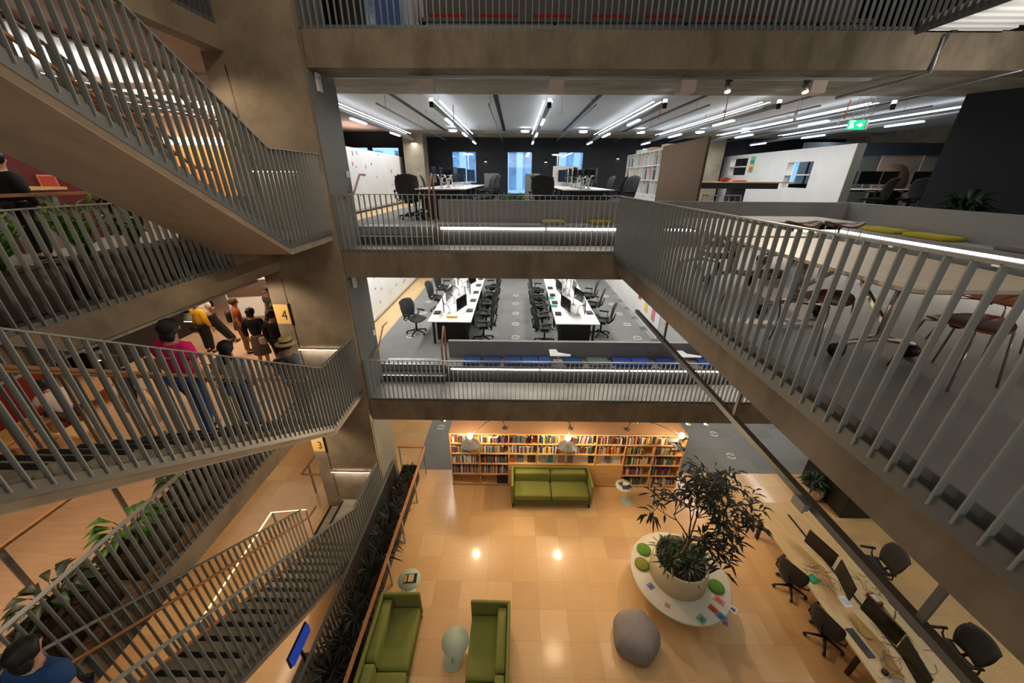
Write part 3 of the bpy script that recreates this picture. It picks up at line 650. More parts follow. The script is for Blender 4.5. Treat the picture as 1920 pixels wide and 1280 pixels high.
paper = [(2.87, 4.72, .5, (110, 130, 176), .13, .13, 'blue patterned leaflet at the left edge of the planter seat'), (3.08, 4.36, -.5, (214, 192, 170), .17, .19, 'plain pink paper on the planter seat'),
         (3.64, 4.12, .6, (104, 168, 122), .16, .15, 'pale green booklet at the front of the planter seat'), (3.95, 4.30, -.9, (210, 76, 40), .17, .12, 'orange red leaflet on the planter seat'),
         (4.05, 4.16, -.9, (30, 120, 160), .16, .13, 'blue leaflet on the planter seat'), (4.06, 4.06, -.5, (120, 90, 130), .10, .11, 'small violet leaflet at the rim of the planter seat'),
         (4.15, 4.46, -.8, (206, 120, 120), .2, .12, 'pink flowered leaflet on the right of the planter seat'), (4.34, 4.30, -.8, (220, 216, 226), .14, .14, 'white leaflet with a violet square at the right rim')]
for i, (x, y, rz, c, w, h, nm) in enumerate(paper):
    o = empty('leaflet', (x, y, .431+i*.0008), nm, 'leaflet', 'leaflets on the planter seat', rz)
    MB().box(-w/2, w/2, -h/2, h/2, 0, .0022).build('sheet', plain(c), o); MB().box(-w*.3, w*.3, -h*.3, h*.2, .0022, .0027).build('printed_panel', plain(tuple(int(v*.72) for v in c) if i != 7 else (90, 80, 140)), o)
# ---- grey pouf
pf = MB(); n = 40; prof = [(0, .0), (.34, .0), (.41, .05), (.43, .2), (.40, .36), (.3, .43), (.12, .45), (0, .45)]
pf.lathe(prof, n=n)
for i, v in enumerate(pf.v):
    a = math.atan2(v[1], v[0]); k = 1 + .045*cos(5*a+.6); pf.v[i] = (v[0]*k, v[1]*k, v[2])
e = empty('pouf', (2.36, 3.94, 0), 'grey wool pentagonal pouf on the timber floor', 'pouf'); pf.build('cushion_body', M_POUF, e)
sm = MB()
for k in range(5):
    a = 2*pi*k/5-.12; q = 1.045; sm.tube([(cos(a)*r_*q, sin(a)*r_*q, z_) for r_, z_ in ((.12, .449), (.3, .430), (.40, .361), (.430, .2), (.41, .05))], .0025, 5)
sm.build('seam', mat('pouf_seam', (122, 116, 113), .9), e)
# ---- task chairs
def aeron():
    e = empty('office_chair', (0, 0, 0), 'black mesh office chair', 'chair')
    def seat(u, v):
        x = (u-.5)*.50*(1-.18*max(0, .25-v)*4*.25); y = -.23+v*.46; return (x*(1-.10*(1-v)), y, .45+.05*(2*u-1)**2-.05*max(0, v-.75)*2+.02*(1-v))
    MB().surf(seat, 8, 8).build('seat', M_MESH, e, solid=.02)
    def back(u, v):
        w = .40+.16*sin(min(1, v*1.15)*pi*.75); x = (u-.5)*w; return (x, -.25-.10*v-.05*(1-(2*u-1)**2)+.03*sin(v*pi), .50+v*.56*(1-.10*(2*u-1)**2*(v > .8)))
    MB().surf(back, 8, 10).build('backrest', M_MESH, e, solid=.016)
    MB().tube([(0, -.20, .40), (0, -.33, .52), (0, -.39, .74)], [.03, .026, .018], 6).build('back_support', M_BLACK, e)
    for s in (-1, 1):
        MB().tube([(s*.2, -.16, .44), (s*.31, -.17, .52), (s*.31, -.14, .66)], .016, 6).tube([(s*.31, -.18, .67), (s*.30, .10, .68)], .028, 6).build('armrest', M_BLACK, e)
    MB().tube([(0, 0, .10), (0, 0, .40)], [.026, .03], 8).box(-.1, .1, -.13, .1, .385, .43).build('column', M_BLACK, e)
    b = MB()
    for k in range(5):
        a = 2*pi*k/5+.3; b.tube([(0, 0, .115), (cos(a)*.16, sin(a)*.16, .10), (cos(a)*.30, sin(a)*.30, .075)], [.034, .024, .018], 6)
    sb_ = b.build('star_base', M_BLACK, e)
    for k in range(5):
        a = 2*pi*k/5+.3; c = Vector((cos(a)*.30, sin(a)*.30, .03)); t = Vector((-sin(a), cos(a), 0))*.022
        MB().tube([c-t, c+t], .03, 8).build('castor', M_BLACK, sb_)
    return e
CHAIR = aeron(); CHAIR_USED = [False]
def chair(x, y, z, rz, label, group=None):
    if not CHAIR_USED[0]:
        CHAIR_USED[0] = True; o = CHAIR; o.location = (x, y, z); o.rotation_euler = (0, 0, rz); o['label'] = label
        if group: o['group'] = group
        return o
    return dup(CHAIR, (x, y, z), rz, label, group)
# ---- long desk of the lounge
dk = empty('long_desk', (6.65, 3.4, 0), 'long birch work desk with a central divider at the lower right', 'desk')
MB().box(-.74, .72, -3.0, 3.22, .71, .74).build('desk_top', M_DESKT, dk, .004)
for y in (-2.6, .1, 2.8): MB().box(-.62, -.56, y-.03, y+.03, 0, .65).box(.54, .60, y-.03, y+.03, 0, .65).box(-.62, .6, y-.03, y+.03, .65, .71).build('leg_frame', M_BLACK, dk)
MB().box(-.012, .012, -2.9, 2.85, .741, .765).build('cable_slot', M_BLACK, dk)
def monitor(w=.60, h=.36, arm='post'):
    e = empty('monitor', (0, 0, 0), 'black monitor', 'monitor')
    MB().box(-w/2, w/2, -.012, .012, .13, .13+h).build('screen_panel', M_SCR, e, .004)
    am_ = MB().tube([(0, .0, .30), (0, .10, .30), (.06, .14, .24), (0, .17, .16), (0, .17, .0)], .016, 6); am_ = am_.build('arm', M_ALU, e)
    MB().box(-.06, .06, .12, .22, 0, .012).build('clamp', M_ALU, am_)
    return e
MON = monitor(); MON_USED = [False]
def mon(x, y, z, rz, label, group=None):
    if not MON_USED[0]:
        MON_USED[0] = True; MON.location = (x, y, z); MON.rotation_euler = (0, 0, rz); MON['label'] = label
        if group: MON['group'] = group
        return MON
    return dup(MON, (x, y, z), rz, label, group)
# screens face -y locally; on the lounge desk they face the left (-x) seats in shallow V pairs
mon(6.50, 5.18, .741, -pi/2+.25, 'black monitor, far half of the far pair on the long desk')
mon(6.47, 4.52, .741, -pi/2-.32, 'black monitor, near half of the far pair on the long desk')
mon(6.53, 3.82, .741, -pi/2+.18, 'black monitor, far half of the near pair on the long desk')
mon(6.48, 3.20, .741, -pi/2-.28, 'black monitor, near half of the near pair on the long desk')
mon(7.12, 3.95, .741, pi/2, 'black monitor facing the right hand seats, half hidden by the hanging rail')
chair(6.02, 4.98, 0, -pi/2+.5, 'black mesh chair at the left side of the long desk, the farther of two')
chair(6.02, 4.02, 0, -pi/2+.35, 'black mesh chair at the left side of the long desk, the nearer of two')
chair(7.82, 5.2, 0, pi/2-.2, 'black mesh chair on the right of the long desk, farther one')
chair(7.75, 3.62, 0, pi/2-.1, 'black mesh chair on the right of the long desk, nearest to the frame corner')
def flat(name, x, y, z, w, d, h, rz, c, label, cat, detail=None, m=None):
    e = empty(name, (x, y, z), label, cat, None, rz); MB().box(-w/2, w/2, -d/2, d/2, 0, h).build('body', m or plain(c), e, min(.004, h*.3))
    if detail: MB().box(-w*.38, w*.38, -d*.3, d*.3, h, h+.002).build(detail[0], plain(detail[1]), e)
    return e
flat('folder', 6.10, 4.72, .741, .2, .16, .012, .4, (20, 130, 86), 'green folder on the long desk beside the farther chair', 'folder', ('label_panel', (40, 160, 110)))
flat('document', 6.40, 4.30, .741, .16, .2, .002, .1, (226, 226, 230), 'white sheet lying on the left half of the long desk', 'paper', ('text_block', (190, 196, 214)))
flat('tissue_box', 6.98, 4.33, .741, .13, .22, .07, .1, (140, 84, 44), 'brown tissue box in the middle of the long desk', 'box', ('opening', (220, 214, 206)))
flat('keyboard', 6.10, 3.62, .741, .13, .44, .018, .05, (56, 58, 60), 'dark grey keyboard on the left of the long desk', 'keyboard', ('keys', (40, 42, 44)))
flat('document', 6.22, 3.02, .741, .17, .2, .002, -.2, (206, 214, 236), 'pale blue sheet beside the black puck on the long desk', 'paper', ('text_block', (170, 184, 226)))
e = tag(MB().lathe([(.04, 0), (.045, .01), (.045, .04), (.03, .05)], n=20).build('speaker_puck', M_BLACK, loc=(6.14, 3.2, .741)), 'small round black puck on the long desk near the corner', 'speaker')
def cables(n, x, y, z, sp, seed, label, parent=None):
    r = random.Random(seed); mb = MB()
    for i in range(n):
        p = Vector((x+r.uniform(-sp, sp), y+r.uniform(-sp*1.6, sp*1.6), z)); a = r.uniform(0, 6.28); pts = []
        for k in range(9): pts.append(p.copy()); a += r.uniform(-.9, .9); p = p+Vector((cos(a), sin(a), 0))*.06; p.z = z+.004+.03*abs(sin(k*.8+i))*(i % 2)
        mb.tube(pts, .004, 5)
    o = mb.build('cable_tangle', mat('cable_grey', (120, 116, 108), .5)); stuff(o); return tag(o, label, 'cables')
cables(9, 6.42, 4.85, .745, .14, 1, 'loose tangle of grey cables behind the far monitors of the long desk')
cables(11, 6.42, 3.5, .745, .15, 2, 'loose tangle of cables under the near monitors of the long desk')
cables(7, 7.1, 4.7, .745, .13, 3, 'loose cables on the right half of the long desk, far end')
cables(7, 7.0, 3.5, .745, .13, 4, 'loose cables on the right half of the long desk, near end')
tag(MB().box(-.012, .012, -.04, .04, 0, .012).build('marker_pen', plain((210, 214, 40)), loc=(6.36, 3.92, .742), rot=(0, 0, .5)), 'yellow highlighter among the cables on the long desk', 'pen')
# ---- suspended rail under the right hand floor
pr = empty('hanging_rail', (2.35, 3.0, 5.79), 'grey metal rail hung below the right hand floor, crossing the picture diagonally', 'hanging rail')
MB().box(-.03, .03, -3.2, 3.6, -.03, .03).build('rail_body', M_RAILD, pr)
for y in (-1.75, .2, 2.2): MB().box(-.012, .012, y-.02, y+.02, .03, .57).build('hanger', M_RAILD, pr)
MB().box(-.075, -.03, -.95, -.85, -.05, .02).box(-.085, -.07, -.96, -.84, -.06, .03).build('bracket', M_RAIL, pr)
# ---- planting bed and timber handrail beside the lounge
hb = empty('handrail', (-2.62, 2.0, 0), 'bronze timber handrail on slim posts between the planting and the lounge', 'handrail')
MB().bar((.05, -.6, 1.0), (.05, 6.2, 1.0), .06, .035).bar((.05, 6.2, 1.0), (-.75, 6.2, 1.0), .06, .035).build('top_rail', M_OAK, hb)
for y in (.4, 1.7, 2.94, 3.93, 5.12, 6.17): MB().box(-.012, .012, y-.03, y+.03, 0, .99).build('post', M_STEEL, hb)
MB().box(-.72, -.70, 6.17, 6.23, 0, .99).build('post', M_STEEL, hb)
bed = empty('planting_bed', (-2.97, 4.6, 0), 'long dark planting trough between the stairs and the lounge', 'planter')
MB().box(-.24, -.21, -3.2, 3.4, 0, .5).box(.16, .19, -3.2, 3.4, 0, .5).box(-.21, .16, 3.37, 3.4, 0, .5).box(-.21, .16, -3.2, -3.17, 0, .5).build('trough', M_BLACK, bed)
MB().box(-.21, .16, -3.17, 3.37, .02, .44).build('soil', M_SOIL, bed)
for i in range(15):
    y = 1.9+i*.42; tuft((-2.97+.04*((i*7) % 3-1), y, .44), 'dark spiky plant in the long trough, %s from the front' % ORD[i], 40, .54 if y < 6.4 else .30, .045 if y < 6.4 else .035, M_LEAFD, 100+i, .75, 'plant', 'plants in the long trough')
# blue-lit screen and pot plant, dark cabinet
sc = empty('display_screen', (-3.62, 3.42, 0), 'blue glowing screen on a stand beneath the lowest staircase', 'screen')
MB().box(-.02, .02, -.26, .26, .72, .94).build('panel', M_SCREEN, sc); MB().box(-.05, -.02, -.28, .28, .70, .96).build('housing', M_BLACK, sc); MB().tube([(-.035, 0, .03), (-.035, 0, .70)], .025).box(-.25, .2, -.25, .25, 0, .03).build('stand', M_BLACK, sc)
e = empty('potted_plant', (8.35, 7.55, 0), 'round beige pot with a dark leafy plant by the black cabinet', 'potted plant')
MB().lathe([(.17, 0), (.25, .06), (.30, .22), (.27, .38), (.25, .40), (.235, .38), (.0, .36)], n=28).build('pot', mat('pot_beige', (178, 148, 116), .6), e)
MB().lathe([(.235, .362), (0, .37)], n=20).build('soil', M_SOIL, e)
lf = MB(); r = random.Random(5)
for i in range(90):
    a = r.uniform(0, 6.28); el = r.uniform(.1, 1); lf.leaf((cos(a)*.05, sin(a)*.05, .38+r.uniform(0, .2)), (cos(a)*(1.1-el*.6), sin(a)*(1.1-el*.6), el), r.uniform(.25, .42), .07, .4)
lf.build('foliage', M_LEAF, e)
cbn = empty('cabinet', (9.6, 7.5, 0), 'black low cabinet standing behind the beige pot plant', 'cabinet')
MB().box(-1.0, 1.0, -.72, .72, .06, .96).build('body', M_BLACK, cbn, .006); MB().box(-.97, .97, -.69, .69, 0, .06).build('plinth', M_BLACK, cbn)
for k in range(2): MB().box(-1.014, -1.0, -.71+k*.715, -.005+k*.715, .08, .94).build('door', M_BLACK, cbn)
# track spots under the concrete beam above the bookshelf
def spot(x, y, z, label, m=M_WHITE, lit=True, aim=.5):
    e = empty('spotlight', (x, y, z), label, 'spotlight', 'track spotlights')
    MB().box(-.05, .05, -.02, .02, -.03, 0).build('adapter', M_BLACK, e); MB().tube([(0, 0, -.03), (0, 0, -.07)], .01, 6).build('stem', M_BLACK, e)
    MB().tube([(0, .03, -.05), (0, -.04*aim, -.17)], [.045, .055], 14).build('head', m, e)
    if lit: pt(MB().tube([(0, -.04*aim, -.1701), (0, -.045*aim, -.176)], .046, 14).build('lens', M_LEDW, e), 'glowing lens')
for x, nm in ((4.25, 'left one of the lit pair'), (4.68, 'right one of the lit pair')): spot(x, 7.2, 2.86, 'white spotlight under the beam above the bookshelf end, %s' % nm)
for x, nm in ((2.95, 'dark one above the bookshelf middle'), (-1.73, 'small one above the left bookshelf end')): spot(x, 7.2, 2.86, 'ceiling spotlight under the beam, %s' % nm, M_ALU, False)
# ================================================================== offices on levels four and five
FZ4, FZ5 = L4+.33, L5+.33
def bank(x0, x1, y0, y1, z, label, m=M_DESKW):
    e = empty('desk_bank', ((x0+x1)/2, y0, z), label, 'desk'); w = (x1-x0)/2; D = y1-y0
    MB().box(-w, w, 0, D, .715, .74).build('desk_top', m, e, .004)
    y = .15
    while y < D: MB().box(-w+.1, -w+.16, y, y+.06, 0, .66).box(w-.16, w-.1, y, y+.06, 0, .66).box(-w+.1, w-.1, y, y+.06, .66, .715).build('leg_frame', M_BLACK, e); y += 1.42
    MB().box(-.42, .42, .3, D-.3, .06, .70).build('under_desk_shade_box', M_BLACK, e)  # black box added to stand for the dark shade under the desks
    return e
def desk_set(xc, y0, y1, z, seats, lev, side, left_keys=(), right_keys=(), seed=0):
    """a double bank: monitors back to back on white arms, chairs on both sides"""
    r = random.Random(seed); w = .61; lab = 'the %s desk bank on the %s office floor' % (side, lev); zt = z+.741
    bank(xc-w, xc+w, y0, y1, z, 'white double desk bank, %s one on the %s office floor' % (side, lev))
    p = (y1-y0-.3)/seats
    for s, nm in ((-1, 'left'), (1, 'right')):
        for i in range(seats):
            y = y0+.15+p*(i+.5)
            mon(xc+s*.26, y+r.uniform(-.12, .12)+.12, zt, (pi/2 if s > 0 else -pi/2)+r.uniform(-.35, .35), 'black monitor, %s on the %s side of the %s bank, %s office' % (ORD[i], nm, side, lev), 'office monitors')
    mb = MB()
    for i in range(int(6*(y1-y0))):
        q = Vector((xc+r.uniform(-.16, .16), r.uniform(y0+.25, y1-.2), zt)); mb.tube([q, q+Vector((r.uniform(-.1, .1), r.uniform(-.1, .1), r.uniform(.05, .3))), q+Vector((r.uniform(-.2, .2), r.uniform(-.15, .15), r.uniform(.02, .3)))], .006, 5)
    o = stuff(mb.build('cable_tangle', M_WHITE)); tag(o, 'white monitor arms along the middle of the %s bank, %s office' % (side, lev), 'cables')
    for s, ys, nm in ((-1, left_keys, 'left'), (1, right_keys, 'right')):
        for i, y in enumerate(ys):
            flat('laptop_stand', xc+s*.47, y, zt, .18, .26, .03, r.uniform(-.08, .08), (34, 34, 36), 'dark keyboard pad, %s on the %s edge of the %s bank, %s office' % (ORD[i], nm, side, lev), 'keyboard', ('key_field', (22, 22, 24)))
g4 = lambda n, s: 'black mesh chair, %s on the %s side of the %s bank, middle office' % (n, s[0], s[1])
desk_set(-1.83, 9.3, 15.0, FZ4, 6, 'middle', 'left', (10.0,), (10.22, 11.2, 12.1, 13.0, 13.9), 1)
desk_set(1.74, 9.22, 15.0, FZ4, 6, 'middle', 'right', (10.0, 11.05, 11.85, 12.7), (10.12,), 2)
flat('folder', 1.20, 11.55, FZ4+.741, .2, .24, .012, .1, (20, 140, 90), 'green folder on the right desk bank of the middle floor, farther one', 'folder')
flat('folder', 1.22, 10.72, FZ4+.741, .2, .24, .012, -.1, (20, 140, 90), 'green folder on the right desk bank of the middle floor, nearer one', 'folder')
flat('ruler_box', -1.80, 9.62, FZ4+.741, .3, .07, .05, 0, (226, 168, 30), 'yellow box at the front end of the left desk bank, middle floor', 'box')
chair(-3.02, 10.2, FZ4, -pi/2-.5, 'black mesh chair standing alone left of the desks on the middle office floor')
rc = random.Random(4)
for i, y in enumerate((12.3, 13.6)): chair(-2.75, y, FZ4, -pi/2+rc.uniform(-.3, .3), g4('nearer' if i == 0 else 'farther', ('left', 'left')), 'middle floor chairs')
for i, y in enumerate((9.75, 10.75, 11.7, 12.7, 13.7)): chair(-.92, y, FZ4, pi/2+rc.uniform(-.4, .4), g4(ORD[i], ('right', 'left')), 'middle floor chairs')
for i, y in enumerate((9.6, 10.6, 11.5, 12.4, 13.3)): chair(.86, y, FZ4, -pi/2+rc.uniform(-.4, .4), g4(ORD[i], ('left', 'right')), 'middle floor chairs')
for i, y in enumerate((10.2, 11.7, 12.7)): chair(2.62, y, FZ4, pi/2+rc.uniform(-.4, .4), g4(ORD[i], ('right', 'right')), 'middle floor chairs')
# floor outlets: white rings on the carpet
def ring(x, y, z, label):
    mb = MB()
    for a0, a1 in ((.2, 2.6), (3.3, 5.8)):
        n = 10; P = [(r_*cos(a0+(a1-a0)*i/n), r_*sin(a0+(a1-a0)*i/n)) for r_ in (.10, .135) for i in range(n+1)]
        f = [(i, i+1, n+1+i+1, n+1+i) for i in range(n)]; mb.quadset([(px_, py_, 0) for px_, py_ in P]+[(px_, py_, .003) for px_, py_ in P], [tuple(2*n+2+q for q in g) for g in f]+[tuple(reversed(g)) for g in f])
    mb.tube([(-.06, 0, .002), (.06, 0, .002)], .012, 4)
    tag(mb.build('floor_marker', M_WHITE, loc=(x, y, z)), label, 'floor marker', 'white floor markers')
for i, y in enumerate((9.96, 11.05, 12.08, 13.15, 14.2)): ring(.02, y, FZ4, 'white ring marker in the middle aisle of the middle floor, %s from the front' % ORD[i])
for i, y in enumerate((10.0, 11.1, 12.12, 13.2, 14.2)): ring(3.71, y, FZ4, 'white ring marker beside the right whiteboard, middle floor, %s from the front' % ORD[i])
for i, y in enumerate((9.96, 12.0, 13.3)): ring(-3.15-.1*i, y, FZ4, 'white ring marker on the left aisle carpet, middle floor, %s from the front' % ORD[i])
for i, (x, y) in enumerate(((-2.6, 10.4), (7.0, 10.2), (7.0, 9.1))): ring(x, y, .001, 'white ring marker on the grey carpet behind the bookshelf, %s' % ('left of it', 'farther right one', 'nearer right one')[i])
# whiteboards and timber strips
for L, nm, y1 in ((FZ4, 'middle', 17.0), (FZ5, 'upper', 15.9)):
    struct(MB().box(-4.70, -3.95, 8.6, 17.4, L-.02, L+.004).build('floor', M_DESKT))
    wb = empty('whiteboard_wall', (-4.66, 8.7, L), 'long whiteboard wall with notes and marks on the left of the %s office' % nm, 'whiteboard')
    MB().box(-.02, .02, 0, y1-8.7, .12, 1.74).build('board', M_WB, wb); MB().box(-.03, .05, 0, y1-8.7, .06, .12).build('tray', M_ALU, wb)
    for y in (.1, 2.2, 4.3, 6.4): MB().box(-.02, .03, y, y+.04, 0, .06).build('foot', M_BLACK, wb)
    r = random.Random(9 if L == FZ4 else 8)
    for i, (y, z) in enumerate([(r.uniform(.5, 6.6), r.uniform(.3, 1.7)) for _ in range(26)]):
        c = r.choice(((170, 40, 30), (40, 60, 120), (90, 90, 100), (40, 40, 44)))
        MB().box(.02, .026, y, y+r.uniform(.03, .06), z, z+r.uniform(.04, .12)).build('note', plain(c), wb)
    MB().box(.02, .08, 1.0, 1.45, 1.48, 1.50).build('pen_shelf', M_ALU, wb)
    for k, c in enumerate(((30, 70, 150), (30, 70, 150), (40, 40, 60))): MB().box(.04, .06, 1.06+k*.13, 1.1+k*.13, 1.50, 1.62).build('eraser', plain(c), wb)
wb = empty('low_whiteboard', (4.16, 9.7, FZ4), 'low white glossy board on small feet at the right of the middle office', 'whiteboard')
MB().box(-.02, .02, .0, .75, .10, 1.5).build('panel', M_WB, wb); MB().box(-.02, .02, .78, 7.2, .10, 1.5).build('panel', M_WB, wb)
for i in range(8): MB().box(-.14, .14, .05+i*.95, .09+i*.95, 0, .10).build('foot', M_ALU, wb)
for y, z, c, nm in ((1.7, .75, (206, 52, 36), 'red'), (1.0, .55, (226, 186, 90), 'yellow'), (.35, .5, (206, 120, 130), 'pink')):
    o = MB().box(-.008, .0, 0, .26, 0, .34).build('paper_note', plain(c), loc=(4.135, 9.7+y, FZ4+z)); tag(o, '%s paper stuck on the low whiteboard of the middle floor' % nm, 'paper')
MB().box(-2.0, 2.0, 0, .03, 0, 1.0)
# cushions on the benches
def cushion(x0, x1, y0, y1, z, c, label, group=None):
    return tag(MB().pillow(-(x1-x0)/2, (x1-x0)/2, -(y1-y0)/2, (y1-y0)/2, 0, .075, 8, .14).build('bench_cushion', plain(c, .9), loc=((x0+x1)/2, (y0+y1)/2, z)), label, 'cushion', group)
BC = [(-1.30, -.86, (44, 84, 150)), (-.82, -.36, (44, 74, 128)), (-.27, .16, (48, 82, 146)), (.18, .60, (52, 96, 160)), (.62, .92, (70, 100, 176)), (1.25, 1.72, (32, 84, 130)), (1.86, 2.40, (110, 128, 128)), (2.50, 2.98, (54, 80, 168)), (3.0, 3.46, (62, 88, 178)), (3.62, 4.1, (44, 68, 150)), (4.7, 5.15, (54, 84, 168))]
for i, (a, b, c) in enumerate(BC): cushion(a, b, 7.96, 8.40, L4+.42, c, '%s bench cushion on the middle deck, %s from the left' % ('blue' if i != 6 else 'grey green', ORD[i]), 'bench cushions of the middle deck')
for i, (x, y) in enumerate(((1.12, 8.0), (4.35, 8.0))):
    e = empty('lap_table', (x, y, L4), 'small white tray table rising in front of the blue cushions, %s one' % ('left', 'right')[i], 'table', None, .0)
    MB().prism([(-.24, -.04), (.26, -.04), (.28, .04), (-.02, .16), (-.06, .34), (-.24, .34)], .70, .72).build('tray_top', M_WHITE, e)
    MB().tube([(0, .25, .44), (0, .25, .66), (0, .16, .70)], .018).build('stem', M_WHITE, e); MB().box(-.12, .12, .15, .33, .421, .44).build('foot', M_WHITE, e)
Y5 = (176, 160, 70)
for i, (x, c) in enumerate(((.80, (160, 150, 96)), (1.82, (156, 126, 44)))): cushion(x-.24, x+.24, 7.98, 8.38, L5+.42, c, '%s mustard cushion on the front bench of the meeting deck' % ('left', 'right')[i], 'mustard cushions')
for i, (y, c, nm) in enumerate(((7.2, (176, 160, 40), 'yellow'), (6.35, (176, 160, 40), 'yellow'), (5.0, (120, 114, 108), 'grey'), (4.45, (166, 170, 50), 'lime yellow'), (3.6, (166, 170, 50), 'lime'))):
    cushion(6.86, 7.22, y-.36, y+.36, L5+.42, c, '%s cushion on the right hand bench, %s from the far corner' % (nm, ORD[i]), 'cushions on the right hand bench')
for i, x in enumerate((-1.2, -.35, .6, 1.6, 2.5, 3.4, 4.1)): cushion(x-.34, x+.34, 7.98, 8.38, L6+.42, (150, 22, 14), 'red bench cushion on the topmost deck, %s from the left' % ORD[i], 'red cushions on the topmost deck')
# ---- level five desks
desk_set(-1.83, 9.35, 15.0, FZ5, 6, 'upper', 'left', (), (), 3)
desk_set(1.74, 9.35, 15.0, FZ5, 6, 'upper', 'right', (), (), 4)
g5 = lambda n, s: 'dark mesh chair, %s on the %s side of the %s bank, upper office' % (n, s[0], s[1])
chair(-2.72, 9.75, FZ5, .25, 'dark mesh chair in front of the left bank, upper office, back to the viewer')
chair(.66, 9.7, FZ5, -.1, 'dark mesh chair at the front left of the right bank, upper office')
for i, y in enumerate((10.4, 11.6, 12.8)): chair(-2.72, y, FZ5, -pi/2+rc.uniform(-.5, .5), g5(ORD[i], ('left', 'left')), 'upper floor chairs')
for i, y in enumerate((10.2, 11.2, 12.2, 13.2)): chair(-.92, y, FZ5, pi/2+rc.uniform(-.5, .5), g5(ORD[i], ('right', 'left')), 'upper floor chairs')
for i, y in enumerate((11.2, 12.3)): chair(.86, y, FZ5, -pi/2+rc.uniform(-.5, .5), g5(ORD[i], ('left', 'right')), 'upper floor chairs')
for i, y in enumerate((10.0, 11.0, 12.4)): chair(2.68, y, FZ5, pi/2+rc.uniform(-.5, .5), g5(ORD[i], ('right', 'right')), 'upper floor chairs')
for i, (x, s) in enumerate(((-.85, 'left'), (.55, 'right'))):
    flat('box_screen', x, 13.6, FZ5, .5, .08, 1.12, 0, (120, 120, 118), 'grey desk screen standing near the middle window, %s one' % s, 'screen')
def disc_lamp(x, y, label):
    e = empty('desk_lamp', (x, y, FZ5+.741), label, 'lamp')
    MB().tube([(0, 0, .01), (0, 0, .98)], .014, 8).build('pole', M_WHITE, e); MB().disc((0, 0, 0), .1, .015, 18).build('base', M_WHITE, e)
    MB().lathe([(0, 1.01), (.2, 1.01), (.22, 1.0), (.2, .985), (0, .985)], n=24).build('shade', M_WHITE, e); pt(MB().disc((0, 0, .978), .18, .006, 24).build('light_disc', M_LEDC, e), 'glowing disc')
disc_lamp(-1.72, 14.3, 'white disc lamp glowing over the left bank on the upper floor'); disc_lamp(1.45, 14.3, 'white disc lamp glowing over the right bank on the upper floor')
flat('white_screen', 1.75, 13.9, FZ5+.741, .95, .04, .62, 0, (206, 204, 196), 'pale rounded screen with dark monitors at the right bank, upper floor', 'screen')
for i, (x, z) in enumerate(((-1.35, 8.75), (1.28, 8.75), (4.4, 8.9))):
    e = empty('wall_light', (x, 17.6, z), 'small dark wall light between the far windows, %s from the left' % ORD[i], 'wall light'); MB().tube([(0, -.06, 0), (0, -.06, .14)], [.07, .04], 12).box(-.03, .03, -.06, 0, .04, .1).build('shade', M_BLACK, e); MB().disc((0, -.06, -.012), .05, .01, 12).build('lens', M_LEDW, e)
for i, (x, y) in enumerate(((-.4, 16.6), (.3, 16.7), (1.9, 16.5))): tuft((x, y, FZ5+.12), 'small green plant below the far windows, %s from the left' % ORD[i], 30, .4, .06, M_LEAFB, 60+i)
for i, (x, w) in enumerate(((-.45, 1.0), (1.6, .5))): flat('planter_tray', x+.3, 16.6, FZ5, w, .3, .11, 0, (200, 214, 226), 'pale low planter tray below the far windows, %s one' % ('left', 'right')[i], 'planter')
# white shelving running into the depth, pinboard panel in front of it
def wshelf(x, y0, n, rows, label):
    e = empty('shelving_unit', (x, y0, FZ5), label, 'shelf'); c = .42; mb = MB()
    for i in range(n+1): mb.box(0, .36, i*c-.012, i*c+.012, .52, .52+rows*.42)
    for k in range(rows+1): mb.box(0, .36, 0, n*c, .52+k*.42-.012, .52+k*.42+.012)
    mb.box(.36, .375, 0, n*c, 0, .52+rows*.42); mb.build('shelf_frame', M_WHITE, e)
    MB().box(.01, .36, 0, n*c, .02, .505).build('drawer_carcass', M_WHITE, e)
    for i in range(n//2):
        d = MB().box(-.008, .01, i*2*c+.01, (i*2+2)*c-.01, .05, .49).build('drawer', M_WHITE, e); MB().box(-.014, -.008, i*2*c+.25, i*2*c+.55, .44, .46).build('handle', M_ALU, d)
    return e
wshelf(4.3, 11.9, 9, 3, 'white cube shelving with binders behind the brown pinboard panel')
r = random.Random(21)
for i in range(9):
    for k in range(3):
        if r.random() < .62:
            c = r.choice(((40, 70, 40), (190, 90, 50), (60, 100, 150), (230, 228, 220), (60, 60, 64), (190, 180, 160)))
            nn = r.choice((2, 3, 4))
            for q in range(nn):
                o = MB().box(.03, .30, 0, .05, 0, .28).build('binder', plain(c, .6), loc=(4.3, 11.95+i*.42+.03+q*.06, FZ5+.533+k*.42)); tag(o, '%s binder in the %s cube from the near end, %s row' % (ORD[q], ORD[i], ('low', 'mid', 'top')[k]), 'binder', 'binders in the white shelving')
for i, (y, c) in enumerate(((12.1, (196, 176, 140)), (13.4, (180, 150, 110)), (14.6, (200, 190, 170)))): flat('carton', 4.5, y, FZ5+1.794, .28, .4, .12, .1, c, 'flat carton on top of the white shelving, %s from the near end' % ORD[i], 'box')
pn = empty('pinboard_panel', (4.25, 9.1, FZ5), 'large brown pinboard panel standing beside the white shelving', 'panel')
MB().box(-.03, .03, 0, 2.72, .06, 1.84).build('board', M_BROWNP, pn, .01); MB().box(-.25, .25, .2, .26, 0, .06).box(-.25, .25, 2.4, 2.46, 0, .06).build('foot', M_ALU, pn)
